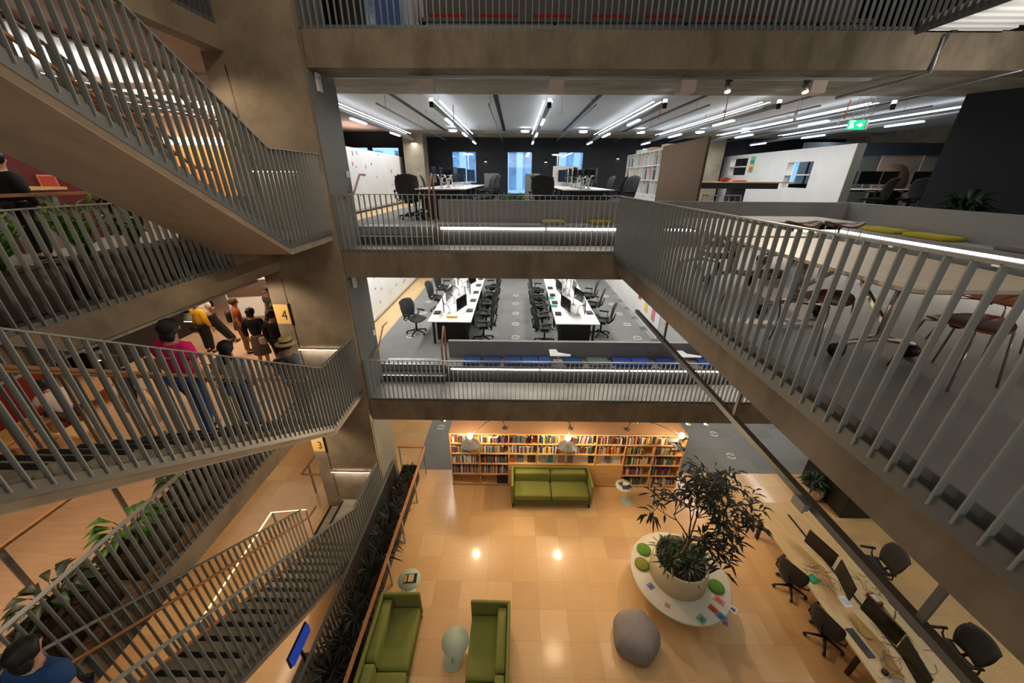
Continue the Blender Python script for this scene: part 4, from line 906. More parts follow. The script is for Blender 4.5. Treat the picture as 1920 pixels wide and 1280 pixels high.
# high table with stools, bowl
ht = empty('high_table', (5.6, 10.6, FZ5), 'high timber topped standing table with dark column near the white partition', 'table')
MB().box(-1.2, 1.55, -.45, .45, .90, .93).build('table_top', M_DESKT, ht); MB().box(-1.15, 1.2, -.35, .35, .76, .90).build('apron', mat('slate', (60, 64, 68), .6), ht); MB().box(.15, .5, -.15, .15, 0, .76).build('column', mat('slate', (60, 64, 68), .6), ht)
for i, x in enumerate((5.0, 5.55)):
    e = empty('bar_stool', (x, 10.0, FZ5), 'thin wire bar stool under the high table, %s one' % ('left', 'right')[i], 'stool')
    MB().box(-.16, .16, -.14, .14, .60, .62).build('seat', M_STEEL, e)
    for sx, sy in ((-1, -1), (-1, 1), (1, -1), (1, 1)): MB().tube([(sx*.2, sy*.18, 0), (sx*.14, sy*.12, .60)], .008, 5).build('leg', M_STEEL, e)
e = tag(MB().lathe([(.06, 0), (.10, .02), (.15, .08), (.14, .08), (.08, .02), (0, .015)], n=20).build('bowl', plain((190, 60, 40)), loc=(5.55, 10.55, FZ5+.931)), 'red bowl on the high standing table', 'bowl')
tag(MB().pillow(-.07, .07, -.07, .07, 0, .1, 6, .8).build('woollen_ball', plain((70, 70, 150)), loc=(5.55, 10.55, FZ5+.95)), 'violet wool ball resting in the red bowl', 'ball')
flat('red_tray', 5.9, 10.5, FZ5+.931, .3, .16, .03, 0, (206, 70, 50), 'red tray beside the bowl on the high standing table', 'tray')
e = empty('poster', (8.985, 15.4, 8.35), 'green and red poster beside the far opening of the white partition', 'poster')
MB().box(-.006, .01, -.13, .13, 0, .55).build('sheet', plain((120, 190, 130)), e); MB().box(-.009, -.006, -.1, .1, .3, .42).build('blue_block', plain((60, 120, 190)), e); MB().box(-.009, -.006, -.1, .1, .03, .2).build('red_block', plain((210, 100, 90)), e); MB().box(-.009, -.006, -.1, .1, .2, .3).build('yellow_block', plain((220, 200, 90)), e)
# desk behind the white partition
bank(9.9, 13.2, 11.9, 12.7, FZ5, 'white topped desk beyond the white partition on the upper right')
for i, (x, a) in enumerate(((10.1, .1), (10.8, -.1), (11.4, .2), (12.4, 0))): mon(x, 12.2, FZ5+.741, a, 'black monitor on the desk beyond the white partition, %s from the left' % ORD[i], 'monitors beyond the partition')
for i, (x, a) in enumerate(((10.5, .4), (11.6, -.3), (12.5, .2))): chair(x, 11.5, FZ5, a, 'dark mesh chair at the desk beyond the white partition, %s from the left' % ORD[i], 'chairs beyond the partition')
for i, (a, b, c) in enumerate(((10.1, 11.0, (130, 160, 206)), (11.05, 11.75, (120, 124, 120)), (11.85, 12.95, (196, 176, 164)), (13.2, 13.95, (176, 168, 160)))):
    o = MB().box(a, b, 13.2, 13.24, FZ5, 8.85).build('glazed_screen', plain(c, .4)); tag(o, '%s tall screen panel behind the desk at the far right' % ('blue', 'grey green', 'pale pink', 'beige')[i], 'screen')
tag(MB().lathe([(0, 0), (.55, 0), (.55, .04), (0, .04)], n=32).build('round_panel', plain((176, 140, 122)), loc=(12.4, 13.198, 8.05), rot=(pi/2, 0, 0)), 'tan round panel behind the far right monitors', 'panel')
trim(9.25, 14, 13.1, 13.3, 8.85, 9.2, mat('slate_blue', (60, 72, 84), .6))
flat('blue_screen', 10.3, 13.0, FZ5, .9, .05, 1.55, .2, (60, 110, 190), 'blue panel seen through the opening of the white partition', 'screen')
# plant by the dark wall
e = empty('potted_plant', (8.45, 7.3, L5), 'dark leafy plant in front of the navy wall at the upper right', 'potted plant')
MB().lathe([(.18, 0), (.26, .5), (.24, .5), (0, .48)], n=20).build('pot', M_BLACK, e); lf = MB(); r = random.Random(15)
for i in range(110):
    a = r.uniform(0, 6.28); el = r.uniform(.15, 1); lf.leaf((cos(a)*.08, sin(a)*.08, .48+r.uniform(0, .5)), (cos(a)*(1.1-el*.6), sin(a)*(1.1-el*.6), el), r.uniform(.3, .5), .07, .4)
lf.build('foliage', M_LEAF, e)
# ---- ceiling lights of level five: grey ducts with lit strips and small lit battens
def office_light(x, label):
    e = empty('linear_light', (x, 8.7, 9.42), label, 'ceiling light', 'rows of linear office lights')
    MB().tube([(0, 0, .07), (0, 9.0, .07)], .05, 10).build('duct', mat('duct_grey', (170, 172, 174), .45, .3), e)
    pt(MB().box(-.10, -.065, .45, 6.9, .19, .20).build('uplight_strip', M_LEDC, e), 'glowing white strip')
    pt(MB().box(.065, .10, .45, 6.9, .19, .20).build('uplight_strip', M_LEDC, e), 'glowing white strip')
    for y in (1.6, 4.7, 7.7): pt(MB().box(-.03, .03, y, y+1.0, -.012, .018).build('batten', M_LEDC, e), 'glowing batten')
    pt(MB().tube([(0, -.02, .10), (0, -.02, .16)], .04, 10).build('end_cap_light', M_LEDC, e), 'glowing end cap')
    MB().tube([(0, -.03, .0), (0, -.03, .10)], .042, 10).build('end_cap', M_BLACK, e)
    for y in (.8, 3.2, 5.6, 8.4): MB().tube([(0, y, .12), (0, y, .36)], .006, 5).build('hanger', M_ALU, e)
    return e
office_light(LX[0], 'linear office light with glowing strips, leftmost row of the upper office')
for i, x in enumerate(LX[1:]): office_light(x, 'linear office light with glowing strips, %s row from the left, upper office' % ORD[i+1])
for i, x in enumerate((-2.95, -.6, 1.65, 4.0, 6.3, 8.6)):
    t = MB().tube([(x, 8.9, 9.52), (x, 17.0, 9.52)], .018, 6); [t.tube([(x, y, 9.52), (x, y, 9.8)], .005, 4) for y in (9.5, 12.5, 15.5)]
    tag(t.build('sprinkler_pipe', M_STEEL), 'thin grey pipe below the upper office ceiling, %s from the left' % ORD[i], 'pipe', 'thin ceiling pipes')
for i, (x, y) in enumerate(((-1.6, 10.6), (3.3, 9.8), (5.0, 10.2), (7.5, 9.7))):
    tag(MB().tube([(x, y, 9.38), (x, y, 9.76)], .012, 6).build('cable_drop', plain((226, 110, 50))), 'orange cable drop under the upper office ceiling, %s from the left' % ORD[i], 'cable')
for i, (x, y) in enumerate(((-2.05, 9.6), (1.0, 9.6), (4.6, 9.4), (6.3, 9.6), (6.9, 10.5), (7.9, 9.5), (8.4, 11.0))):
    e = empty('sensor_drop', (x, y, 9.45), 'small white sensor hanging below the upper office ceiling, %s from the left' % ORD[i], 'sensor'); MB().tube([(0, 0, .05), (0, 0, .33)], .008, 5).build('rod', M_WHITE, e); MB().tube([(0, 0, 0), (0, 0, .05)], .035, 10).build('head', M_WHITE, e)
for i, (x, y) in enumerate(((-2.3, 14.9), (.3, 15.0), (2.4, 15.0), (4.5, 15.1), (6.6, 15.0), (8.2, 14.9))):
    tag(MB().lathe([(.0, 0), (.13, 0), (.15, .02), (.15, .05), (0, .05)], n=20).build('ceiling_downlight', M_LEDC, loc=(x, y, 9.62)), 'round glowing ceiling light near the far office wall, %s from the left' % ORD[i], 'ceiling light')
# beam-mounted boxes, track and spots above the meeting deck
for i, x in enumerate((-1.59, .67, 2.94, 5.17)):
    e = empty('speaker_box', (x, 7.60, 9.42), 'beige speaker box under the concrete beam of the upper deck, %s from the left' % ORD[i], 'speaker')
    MB().box(-.13, .13, -.13, .13, .06, .26).build('box_body', mat('beige_box', (214, 198, 184), .6), e, .008); MB().box(-.11, .11, -.02, .02, .26, .33).build('bracket', M_BLACK, e)
tag(MB().box(-3.3, 6.0, 7.46, 7.50, 9.66, 9.70).build('light_track', M_STEEL), 'long grey lighting track under the front beam of the upper deck', 'light track')
for i, x in enumerate((3.62, 4.95)): spot(x, 7.48, 9.66, 'lit spotlight hanging from the track under the front beam, %s one' % ('left', 'right')[i], M_ALU)
ex = empty('exit_sign', (7.25, 9.0, 9.1), 'green and white exit sign hanging under the upper office ceiling', 'sign')
MB().box(-.17, .17, -.015, .015, .0, .18).build('sign_panel', M_EXIT, ex)
ar = MB().box(-.005, .07, -.019, -.015, .075, .105); ar.quadset([(.07, -.019, .04), (.13, -.019, .09), (.07, -.019, .14), (.07, -.015, .04), (.13, -.015, .09), (.07, -.015, .14)], [(0, 1, 2), (5, 4, 3), (0, 3, 4, 1), (1, 4, 5, 2), (2, 5, 3, 0)])
ar.build('arrow', M_EXITW, ex)
fg = MB().box(-.15, -.13, -.019, -.015, .02, .16).box(-.15, -.04, -.019, -.015, .15, .165).box(-.105, -.075, -.019, -.015, .07, .115).box(-.10, -.08, -.019, -.015, .12, .145).box(-.12, -.10, -.019, -.015, .025, .07).box(-.08, -.055, -.019, -.015, .03, .07); fg.build('running_figure', M_EXITW, ex)
MB().box(-.12, -.11, -.003, .003, .18, .6).box(.11, .12, -.003, .003, .18, .6).build('hanger', M_WHITE, ex); MB().box(.19, .23, -.03, .03, .0, .18).build('lamp_body', M_WHITE, ex)
t = MB().tube([(6.62, 6.96, 10.19), (6.50, 6.96, 10.10), (6.47, 6.96, 9.66), (6.40, 7.2, 9.62), (6.35, 8.6, 9.6)], .028, 8); tag(t.build('sprinkler_pipe', M_STEEL), 'bent grey pipe running down the concrete beam at the upper right', 'pipe')
t = MB().tube([(7.9, 6.96, 9.70), (7.8, 8.9, 9.62), (7.8, 15, 9.62)], .02, 8); tag(t.build('sprinkler_pipe', M_STEEL), 'grey pipe under the right end of the concrete beam', 'pipe')
for i, L in enumerate((L5, L4)):
    e = empty('wall_box', (-3.33, 7.25, L+2.62), 'small white box high on the grey pier side, %s deck' % ('upper', 'middle')[i], 'box'); MB().box(-.015, .02, -.07, .07, 0, .26).build('housing', M_WHITE, e, .004); MB().tube([(.02, 0, .2), (.03, 0, .2)], .01, 6).build('sensor_eye', M_BLACK, e)
    tag(MB().box(-.012, .012, -.05, .05, 0, .12).build('light_switch', M_WHITE, loc=(-3.332, 7.8, L+1.3)), 'white switch on the grey pier side, %s deck' % ('upper', 'middle')[i], 'switch')
# ---- meeting deck on the right: tables and ply chairs
def meet_table(x, y, lx, ly, label, rz=0, h=.72):
    e = empty('meeting_table', (x, y, L5), label, 'table', None, rz)
    n = 8; P = []
    for cx, cy_, a0 in ((lx/2-.12, ly/2-.12, 0), (-lx/2+.12, ly/2-.12, pi/2), (-lx/2+.12, -ly/2+.12, pi), (lx/2-.12, -ly/2+.12, 1.5*pi)):
        P += [(cx+.12*cos(a0+pi/2*i/n), cy_+.12*sin(a0+pi/2*i/n)) for i in range(n+1)]
    MB().prism(P, h-.025, h).build('table_top', M_TABW, e); MB().prism([(a*.985, b*.995) for a, b in P], h-.032, h-.0252).build('underside', M_PLYB, e)
    for sy in (-1, 1):
        yy = sy*(ly/2-.55)
        MB().tube([(0, yy, .16), (0, yy, h-.03)], .032, 10).build('column', M_ALU, e)
        MB().tube([(-.30, yy, .11), (0, yy, .17), (.30, yy, .11)], [.018, .03, .018], 8).build('foot', M_ALU, e)
        MB().bar((0, yy, .28), (0, yy-sy*.5, h-.05), .03).build('brace', M_ALU, e)
        for sx in (-1, 1): MB().tube([(sx*.30-.028, yy, .055), (sx*.30+.028, yy, .055)], .055, 12).tube([(sx*.3, yy, .06), (sx*.3, yy, .12)], .014, 6).build('castor', M_BLACK, e)
    return e
meet_table(2.93, 3.17, 1.10, 2.08, 'birch meeting table on castors just behind the near right railing')
meet_table(2.95, 5.36, 1.10, 2.0, 'birch meeting table farther back behind the right railing')
meet_table(4.60, 6.35, 1.5, .95, 'birch table in the far corner of the meeting deck', 0)
def rstool(x, y, rz, label, first=[None]):
    if first[0]: return dup(first[0], (x, y, L5), rz, label, 'walnut stools')
    e = empty('stool', (x, y, L5), label, 'stool', 'walnut stools', rz); first[0] = e
    def st(u, v):
        r_ = v; a_ = 2*pi*u; k = 1+.10*cos(2*a_); return (.23*r_*cos(a_)*k, .20*r_*sin(a_)*k, .43-.02*(1-r_*r_)+.02*r_*r_*cos(2*a_))
    MB().surf(st, 24, 5).build('seat_shell', M_PLYB, e, solid=.014)
    for sx in (-1, 1):
        for sy in (-1, 1): MB().tube([(sx*.06, sy*.08, .405), (sx*.16, sy*.14, .40), (sx*.21, sy*.19, 0)], .008, 6).build('leg', M_CHROME, e)
    MB().lathe([(.03, .395), (.03, .412)], (-.1, 0, 0), 10).lathe([(.03, .395), (.03, .412)], (.1, 0, 0), 10).build('mount', M_BLACK, e)
    return e
for x, y, a, nm in ((2.58, 2.92, .4, 'under the left edge of the near meeting table, near one'), (2.55, 3.75, .1, 'under the left edge of the near meeting table, middle one'), (2.62, 4.75, -.3, 'under the left edge of the farther meeting table'), (3.15, 2.36, .15, 'at the near end of the near meeting table')):
    rstool(x, y, a, 'walnut shell stool '+nm)
for x, y, a, nm in ((4.0, 2.9, .2, 'at the right edge of the near meeting table'), (3.85, 5.2, .4, 'at the right edge of the farther meeting table')): rstool(x, y, a, 'walnut shell stool '+nm)
for x, y, a, nm in ((4.35, 5.75, 0.1, 'left one'), (4.95, 5.72, -.2, 'right one')): rstool(x, y, a, 'tall walnut shell stool in front of the corner table, '+nm).scale = (1, 1, 1.66)
for i, y in enumerate((2.9, 3.9, 5.2, 6.8)): tag(MB().box(-.008, .0, -.05, .05, 0, .07).build('power_socket', M_WHITE, loc=(6.86, y, L5+.2)), 'white socket on the right hand bench front, %s from the near end' % ORD[i], 'socket')
# topmost deck: blue inclined screens and dark office behind
for i, (x, c) in enumerate(((-3.2, (30, 30, 30)), (-2.5, (60, 96, 160)))): flat('tall_screen', x, 8.9, L6+.33, .5, .06, 1.6, 0, c, '%s upright screen on the topmost deck at the upper left' % ('black', 'blue')[i], 'screen')
flat('white_screen', -1.9, 9.3, L6+.33, .9, .05, 1.5, 0, (200, 206, 214), 'pale screen on the topmost deck at the upper left', 'screen')
flat('tall_screen', 5.2, 9.6, L6+.33, 1.6, .06, 1.6, 0, (24, 48, 84), 'dark blue screen on the topmost deck at the upper right', 'screen')
t = MB().tube([(-1.76, 7.84, L6+.02), (-1.76, 7.80, L6+.98), (-1.76, 7.84, L6+1.05), (-1.76, 8.2, L6+1.38), (-1.76, 8.28, L6+1.34), (-1.76, 8.26, L6+.36)], .022).build('handrail', M_OAK); tag(t, 'bronze handrail loop beside the steps of the topmost deck', 'handrail')
# ================================================================== people
SKIN = mat('skin', (196, 146, 116), .55); SKIN2 = mat('skin_tan', (168, 116, 84), .55)
HAIRK = mat('hair_black', (14, 12, 12), .6); HAIRB = mat('hair_brown', (70, 46, 30), .6)
def skin_mesh(name, nodes, edges, m, parent, sub=1, root=0, blend=True):
    me = bpy.data.meshes.new(name); me.from_pydata([n[0] for n in nodes], edges, [])
    o = bpy.data.objects.new(name, me); COL.objects.link(o)
    s = o.modifiers.new('skin', 'SKIN'); s.use_smooth_shade = True; s.branch_smoothing = .6
    for i, n in enumerate(nodes):
        r = n[1] if isinstance(n[1], tuple) else (n[1], n[1])
        me.skin_vertices[0].data[i].radius = r; me.skin_vertices[0].data[i].use_root = (i == root)
    u = o.modifiers.new('sub', 'SUBSURF'); u.levels = sub; u.render_levels = sub
    bpy.context.view_layer.update(); dg = bpy.context.evaluated_depsgraph_get()
    me2 = bpy.data.meshes.new_from_object(o.evaluated_get(dg)); bpy.data.objects.remove(o); bpy.data.meshes.remove(me)
    me2.materials.clear(); me2.materials.append(m); me2.name = name
    o = bpy.data.objects.new(name, me2); COL.objects.link(o); o.parent = parent; KIDS.setdefault(parent.name, []).append(o)
    for p in me2.polygons: p.use_smooth = True
    return o
def person(loc, rz, label, h, top, bottom, hair, long_hair=0, pose=None, sleeves='short', legs='trousers', skin=None, shoe=(30, 30, 32), extra=None):
    """local: feet at z 0, facing +y; joints as fractions of the height h"""
    e = empty('person', loc, label, 'person', None, rz); skin = skin or SKIN
    J = dict(pel=(0, 0, .53), sp=(0, .005, .62), ch=(0, .0, .735), nk=(0, .0, .835), hd=(0, .012, .875), hm=(0, .02, .925), ht=(0, .008, .965),
             shl=(-.105, 0, .805), shr=(.105, 0, .805), ell=(-.15, -.02, .645), elr=(.15, -.02, .645), wrl=(-.155, .03, .50), wrr=(.155, .03, .50),
             hil=(-.05, 0, .515), hir=(.05, 0, .515), knl=(-.055, .015, .285), knr=(.055, .015, .285), anl=(-.058, -.01, .045), anr=(.058, -.01, .045))
    for k, v in (pose or {}).items(): J[k] = v
    V = {k: Vector(v)*h for k, v in J.items()}; R = lambda f: f*h
    toe = lambda k: V[k]+Vector((0, .085*h, -.03*h))
    order = ['pel', 'sp', 'ch', 'nk', 'hd', 'hm', 'ht', 'shl', 'shr', 'ell', 'elr', 'wrl', 'wrr', 'hil', 'hir', 'knl', 'knr', 'anl', 'anr']
    rad = dict(pel=(.082, .062), sp=(.072, .055), ch=(.088, .06), nk=.033, hd=(.040, .046), hm=(.046, .056), ht=(.032, .04), shl=.04, shr=.04, ell=.026, elr=.026, wrl=.018, wrr=.018, hil=.058, hir=.058, knl=.038, knr=.038, anl=.024, anr=.024)
    nodes = []; idx = {}
    for k in order:
        r = rad[k]; idx[k] = len(nodes); nodes.append((tuple(V[k]), tuple(R(q) for q in r) if isinstance(r, tuple) else R(r)))
    ed = [('pel', 'sp'), ('sp', 'ch'), ('ch', 'nk'), ('nk', 'hd'), ('hd', 'hm'), ('hm', 'ht'), ('ch', 'shl'), ('ch', 'shr'), ('shl', 'ell'), ('shr', 'elr'), ('ell', 'wrl'), ('elr', 'wrr'), ('pel', 'hil'), ('pel', 'hir'), ('hil', 'knl'), ('hir', 'knr'), ('knl', 'anl'), ('knr', 'anr')]
    edges = [(idx[a], idx[b]) for a, b in ed]
    def add(p, r, frm): nodes.append((tuple(p), r)); edges.append((frm, len(nodes)-1)); return len(nodes)-1
    hf = V['hm']-V['nk']; add(V['hm']+Vector((0, .062*h, -.012*h)), R(.010), idx['hm'])            # nose
    for s, w, el in ((-1, 'wrl', 'ell'), (1, 'wrr', 'elr')):
        d = (V[w]-V[el]).normalized(); sd = d.cross(Vector((0, 1, .2))).normalized()*s; palm = add(V[w]+d*.04*h, (R(.019), R(.010)), idx[w])
        fw = sd.cross(d).normalized()
        for q, L in ((-.016, .042), (-.005, .05), (.006, .047), (.016, .036)):
            b = add(V[w]+d*.062*h+fw*q*h, R(.0055), palm); add(V[w]+d*(.062+L)*h+fw*q*1.15*h-sd*.012*h, R(.0048), b)
        t = add(V[w]+d*.035*h+fw*.026*h, R(.006), palm); add(V[w]+d*.06*h+fw*.038*h, R(.005), t)
    for a in ('anl', 'anr'): add(toe(a), R(.02), idx[a])
    body = skin_mesh('body', nodes, edges, skin, e)
    for s in (-1, 1): MB().lathe([(0, -.006*h), (.006*h, 0), (0, .006*h)], (V['hm'].x+s*.019*h, V['hm'].y+.049*h, V['hm'].z+.008*h), 8).build('eye', M_BLACK, body)
    MB().box(V['hd'].x-.014*h, V['hd'].x+.014*h, V['hd'].y+.040*h, V['hd'].y+.047*h, V['hd'].z+.012*h, V['hd'].z+.018*h).build('mouth', plain((140, 70, 62)), body)
    g = .016; P = lambda k, r: (tuple(V[k]), tuple(R(q+g) for q in r) if isinstance(r, tuple) else R(r+g))
    lerp = lambda a, b, t: V[a].lerp(V[b], t)
    if top:
        n = [(tuple(lerp('pel', 'sp', -.12)), (R(.094), R(.074))), P('sp', (.078, .062)), P('ch', (.096, .068)), (tuple(lerp('ch', 'nk', .7)), R(.062)), P('shl', .048), P('shr', .048)]
        E = [(0, 1), (1, 2), (2, 3), (2, 4), (2, 5)]
        for a, b, c, s in (('shl', 'ell', 'wrl', 4), ('shr', 'elr', 'wrr', 5)):
            if sleeves == 'long': n += [P(b, .028), (tuple(lerp(b, c, .92)), R(.029))]; E += [(s, len(n)-2), (len(n)-2, len(n)-1)]
            elif sleeves == 'short': n += [(tuple(lerp(a, b, .72)), R(.042))]; E += [(s, len(n)-1)]
        skin_mesh('top', n, E, plain(top, .85), e, root=2)
    if legs == 'trousers':
        n = [(tuple(lerp('pel', 'sp', .18)), (R(.088), R(.068))), P('hil', .056), P('hir', .056), P('knl', .037), P('knr', .037), (tuple(lerp('knl', 'anl', .95)), R(.035)), (tuple(lerp('knr', 'anr', .95)), R(.035))]
        skin_mesh('trousers', n, [(0, 1), (0, 2), (1, 3), (2, 4), (3, 5), (4, 6)], plain(bottom, .85), e)
    else:
        a = V['pel']; k = (V['knl']+V['knr'])/2; mb = MB(); L = []
        for t, r in ((-.02, .085), (.25, .105), (.7, .115), (1.25, .125), (1.25, .11)): q = a.lerp(k, t); L.append((q, r))
        for i, (q, r) in enumerate(L):
            pass
        n_ = 20; vs = []; fs = []
        for q, r in L:
            for j in range(n_): w_ = 1+.05*cos(5*2*pi*j/n_); vs.append((q.x+r*h*w_*cos(2*pi*j/n_), q.y+r*h*.85*w_*sin(2*pi*j/n_), q.z))
        for i in range(len(L)-1):
            for j in range(n_): fs.append((i*n_+j, i*n_+(j+1) % n_, (i+1)*n_+(j+1) % n_, (i+1)*n_+j))
        mb.quadset(vs, fs, True).build('skirt', plain(bottom, .85), e)
    for a in ('anl', 'anr'):
        t = toe(a); skin_mesh('shoe', [(tuple(V[a]+Vector((0, -.02*h, -.018*h))), (R(.026), R(.026))), (tuple(V[a].lerp(t, .55)+Vector((0, 0, -.006*h))), (R(.028), R(.022))), (tuple(t+Vector((0, .02*h, .004*h))), (R(.022), R(.016)))], [(0, 1), (1, 2)], plain(shoe, .6), e)
    # hair: a shell over crown and back of the head
    c = V['hm'].lerp(V['ht'], .35)
    hb = MB(); nn = 14; vs = []; fs = []
    for i in range(nn+1):
        th = pi*i/nn*.78
        for j in range(22):
            ph = 2*pi*j/22; f = sin(ph); lim = .40 if f > .45 else (.66 if f > .1 else .8)
            t2 = min(th, pi*lim); rr = 1.0+.04*sin(3*ph+i)
            vs.append((c.x+.061*h*sin(t2)*cos(ph)*rr, c.y-.008*h+.070*h*sin(t2)*sin(ph)*rr, c.z-.004*h+.064*h*cos(t2)*rr))
    for i in range(nn):
        for j in range(22): fs.append((i*22+j, i*22+(j+1) % 22, (i+1)*22+(j+1) % 22, (i+1)*22+j))
    hb.quadset(vs, fs, True)
    ho = hb.build('hair', hair, e)
    if long_hair:
        L = long_hair; a = V['hm']
        n = [(tuple(a+Vector((0, -.028*h, .022*h))), (R(.056), R(.040))), (tuple(a+Vector((0, -.044*h, -.05*h))), (R(.058), R(.036))), (tuple(a+Vector((0, -.052*h-.10*L*h, (-.06-L*.6)*h))), (R(.056), R(.026))), (tuple(a+Vector((0, -.055*h-.12*L*h, (-.06-L)*h))), (R(.036), R(.016)))]
        skin_mesh('long_hair', n, [(0, 1), (1, 2), (2, 3)], hair, e)
    if extra: extra(e, V, h)
    return e
def tz(L, y): return L+.4+math.ceil((5.5-y)/(4.76/18)-1e-6)*(3.0/18)
STEP = dict(knl=(-.055, .06, .30), anl=(-.058, .05, .06), knr=(.055, -.005, .285), anr=(.058, -.055, .05))
def px_text(e, V, h):
    MB().box(-.05*h, .05*h, V['ch'].y-.092*h, V['ch'].y-.086*h, V['ch'].z-.0*h, V['ch'].z+.008*h).build('shirt_print', plain((230, 150, 190)), e)
person((-4.05, 3.82, tz(L4, 3.82)), -.15, 'person in a pink T-shirt and blue jeans walking down the middle staircase', 1.66, (232, 30, 112), (40, 74, 140), HAIRK, .02, dict(STEP, hm=(.0, .03, .915)), extra=px_text, skin=SKIN)
def pattern(e, V, h):
    r = random.Random(2); mb = MB(); hip = V['pel']
    for i in range(40):
        a = r.uniform(0, 6.28); z = hip.z+r.uniform(-.03, .085)*h; mb.box(hip.x+.096*h*cos(a)-.008, hip.x+.096*h*cos(a)+.008, hip.y+.078*h*sin(a)-.008, hip.y+.078*h*sin(a)+.008, z, z+.03)
    mb.build('pattern_patch', plain((16, 16, 18)), e)
person((-4.1, 4.55, tz(L4, 4.55)), .1, 'person with long black hair, pale top and jeans on the middle staircase', 1.55, (206, 200, 196), (56, 84, 130), HAIRK, .09, STEP, sleeves='long', shoe=(220, 220, 220), extra=pattern)
def straw(e, V, h):
    c = V['ht']; MB().lathe([(.062*h, .0), (.105*h, -.012*h), (.108*h, -.008*h), (.064*h, .006*h), (.062*h, .05*h), (.045*h, .062*h), (0, .06*h)], tuple(c+Vector((0, 0, -.01*h))), 24).build('straw_hat', mat('straw', (206, 180, 128), .8), e)
    MB().lathe([(.064*h, 0), (.066*h, 0), (.066*h, .018*h), (.064*h, .018*h)], tuple(c+Vector((0, 0, .0))), 24).build('hat_band', M_BLACK, e)
    MB().pillow(-.07*h, .07*h, -.16*h, -.07*h, .62*h, .82*h, 6, .4).build('backpack', M_BLACK, e)
person((-4.12, 5.82, L4+.4), -.3, 'person in a straw hat and grey shirt with black backpack on the landing', 1.68, (120, 128, 140), (36, 40, 48), HAIRK, 0, sleeves='short', extra=straw)
LEAN = dict(pel=(-.02, 0, .50), sp=(-.05, 0, .59), ch=(-.09, .0, .70), nk=(-.12, 0, .79), hd=(-.13, .012, .83), hm=(-.135, .02, .88), ht=(-.14, .008, .92), shl=(-.19, 0, .76), shr=(.015, 0, .76), ell=(-.2, .08, .63), elr=(.04, .06, .60), wrl=(-.1, .15, .60), wrr=(.0, .16, .58), hil=(-.06, 0, .485), hir=(.03, 0, .485), knl=(.08, .03, .27), knr=(.14, .03, .27), anl=(.2, .02, .045), anr=(.28, .02, .045))
person((-9.15, 10.0, L4), .2, 'person in a white shirt and black trousers leaning back with legs stretched out', 1.78, (226, 216, 210), (16, 16, 18), HAIRB, 0, LEAN, sleeves='short', skin=SKIN2)
def cross_bag(e, V, h):
    MB().tube([tuple(V['shr']+Vector((-.03*h, .06*h, .03*h))), tuple(V['ch']+Vector((0, -.09*h, 0))), tuple(V['hil']+Vector((-.03*h, -.08*h, .03*h)))], .008, 5).build('bag_strap', M_BLACK, e)
    MB().pillow(-.12*h, .02*h, -.13*h, -.07*h, .43*h, .54*h, 6, .3).build('bag', M_BLACK, e)
person((-8.9, 9.4, L4), -.2, 'person in a yellow jacket with a black shoulder bag, back turned', 1.62, (206, 160, 20), (18, 18, 20), HAIRK, .01, sleeves='long', extra=cross_bag)
def vest(e, V, h): MB().pillow(-.09*h, .09*h, -.15*h, -.07*h, .60*h, .80*h, 6, .4).build('backpack', M_BLACK, e)
person((-7.8, 9.4, L4), -.9, 'person in a rust top and tan trousers carrying a black backpack', 1.68, (150, 64, 34), (120, 88, 58), HAIRB, 0, sleeves='short', extra=vest, skin=SKIN2)
person((-7.3, 10.2, L4), pi-.3, 'person in a dark grey T-shirt facing the group at the back', 1.80, (48, 44, 44), (30, 30, 34), HAIRK, 0, sleeves='short', skin=SKIN2)
def tote(e, V, h):
    MB().pillow(.06*h, .16*h, -.1*h, -.03*h, .42*h, .54*h, 6, .3).build('bag', plain((200, 176, 160)), e)
person((-6.78, 8.6, L4), .1, 'person in a black top and grey skirt holding a pale handbag', 1.68, (14, 14, 16), (96, 90, 92), HAIRK, .01, legs='skirt', sleeves='long', extra=tote)
person((-6.45, 9.05, L4), .5, 'person with light brown hair in a dark olive dress near the pier', 1.66, (52, 44, 28), (44, 38, 26), HAIRB, .0, legs='skirt', sleeves='long')
person((-6.05, 8.3, L4), -.1, 'person all in black standing half hidden beside the gold number four', 1.72, (12, 12, 13), (12, 12, 13), HAIRK, 0, sleeves='long')
person((-7.05, 5.6, L4), .5, 'person with very long black hair and cream dress standing near the stools', 1.56, (226, 210, 180), (222, 206, 176), HAIRK, .26, legs='skirt', sleeves='short')
SIT = dict(pel=(0, -.02, .30), sp=(0, .04, .38), ch=(0, .12, .48), nk=(0, .18, .56), hd=(0, .21, .59), hm=(0, .24, .63), ht=(0, .25, .67), shl=(-.105, .13, .53), shr=(.105, .13, .53), ell=(-.13, .2, .40), elr=(.13, .2, .40), wrl=(-.06, .3, .36), wrr=(.06, .3, .36),
           hil=(-.055, .0, .285), hir=(.055, .0, .285), knl=(-.075, .235, .29), knr=(.075, .235, .29), anl=(-.07, .22, .045), anr=(.07, .22, .045))
person((-8.75, 5.75, L4+.02), 1.3, 'person in a white shirt with long black hair sitting bent forward on the slatted bench', 1.6, (222, 212, 210), (60, 40, 50), HAIRK, .2, SIT, sleeves='short', shoe=(110, 30, 60))
person((-4.12, 1.62, tz(L3, 1.62)), 0, 'person with black hair and blue top at the bottom left corner of the stairs', 1.68, (30, 70, 120), (30, 34, 46), HAIRK, .03, STEP, sleeves='short')
person((-7.95, 6.05, L5), 0, 'person dressed in black standing at the left edge behind the upper lobby rail', 1.66, (8, 8, 9), (8, 8, 9), HAIRK, 0, sleeves='long')
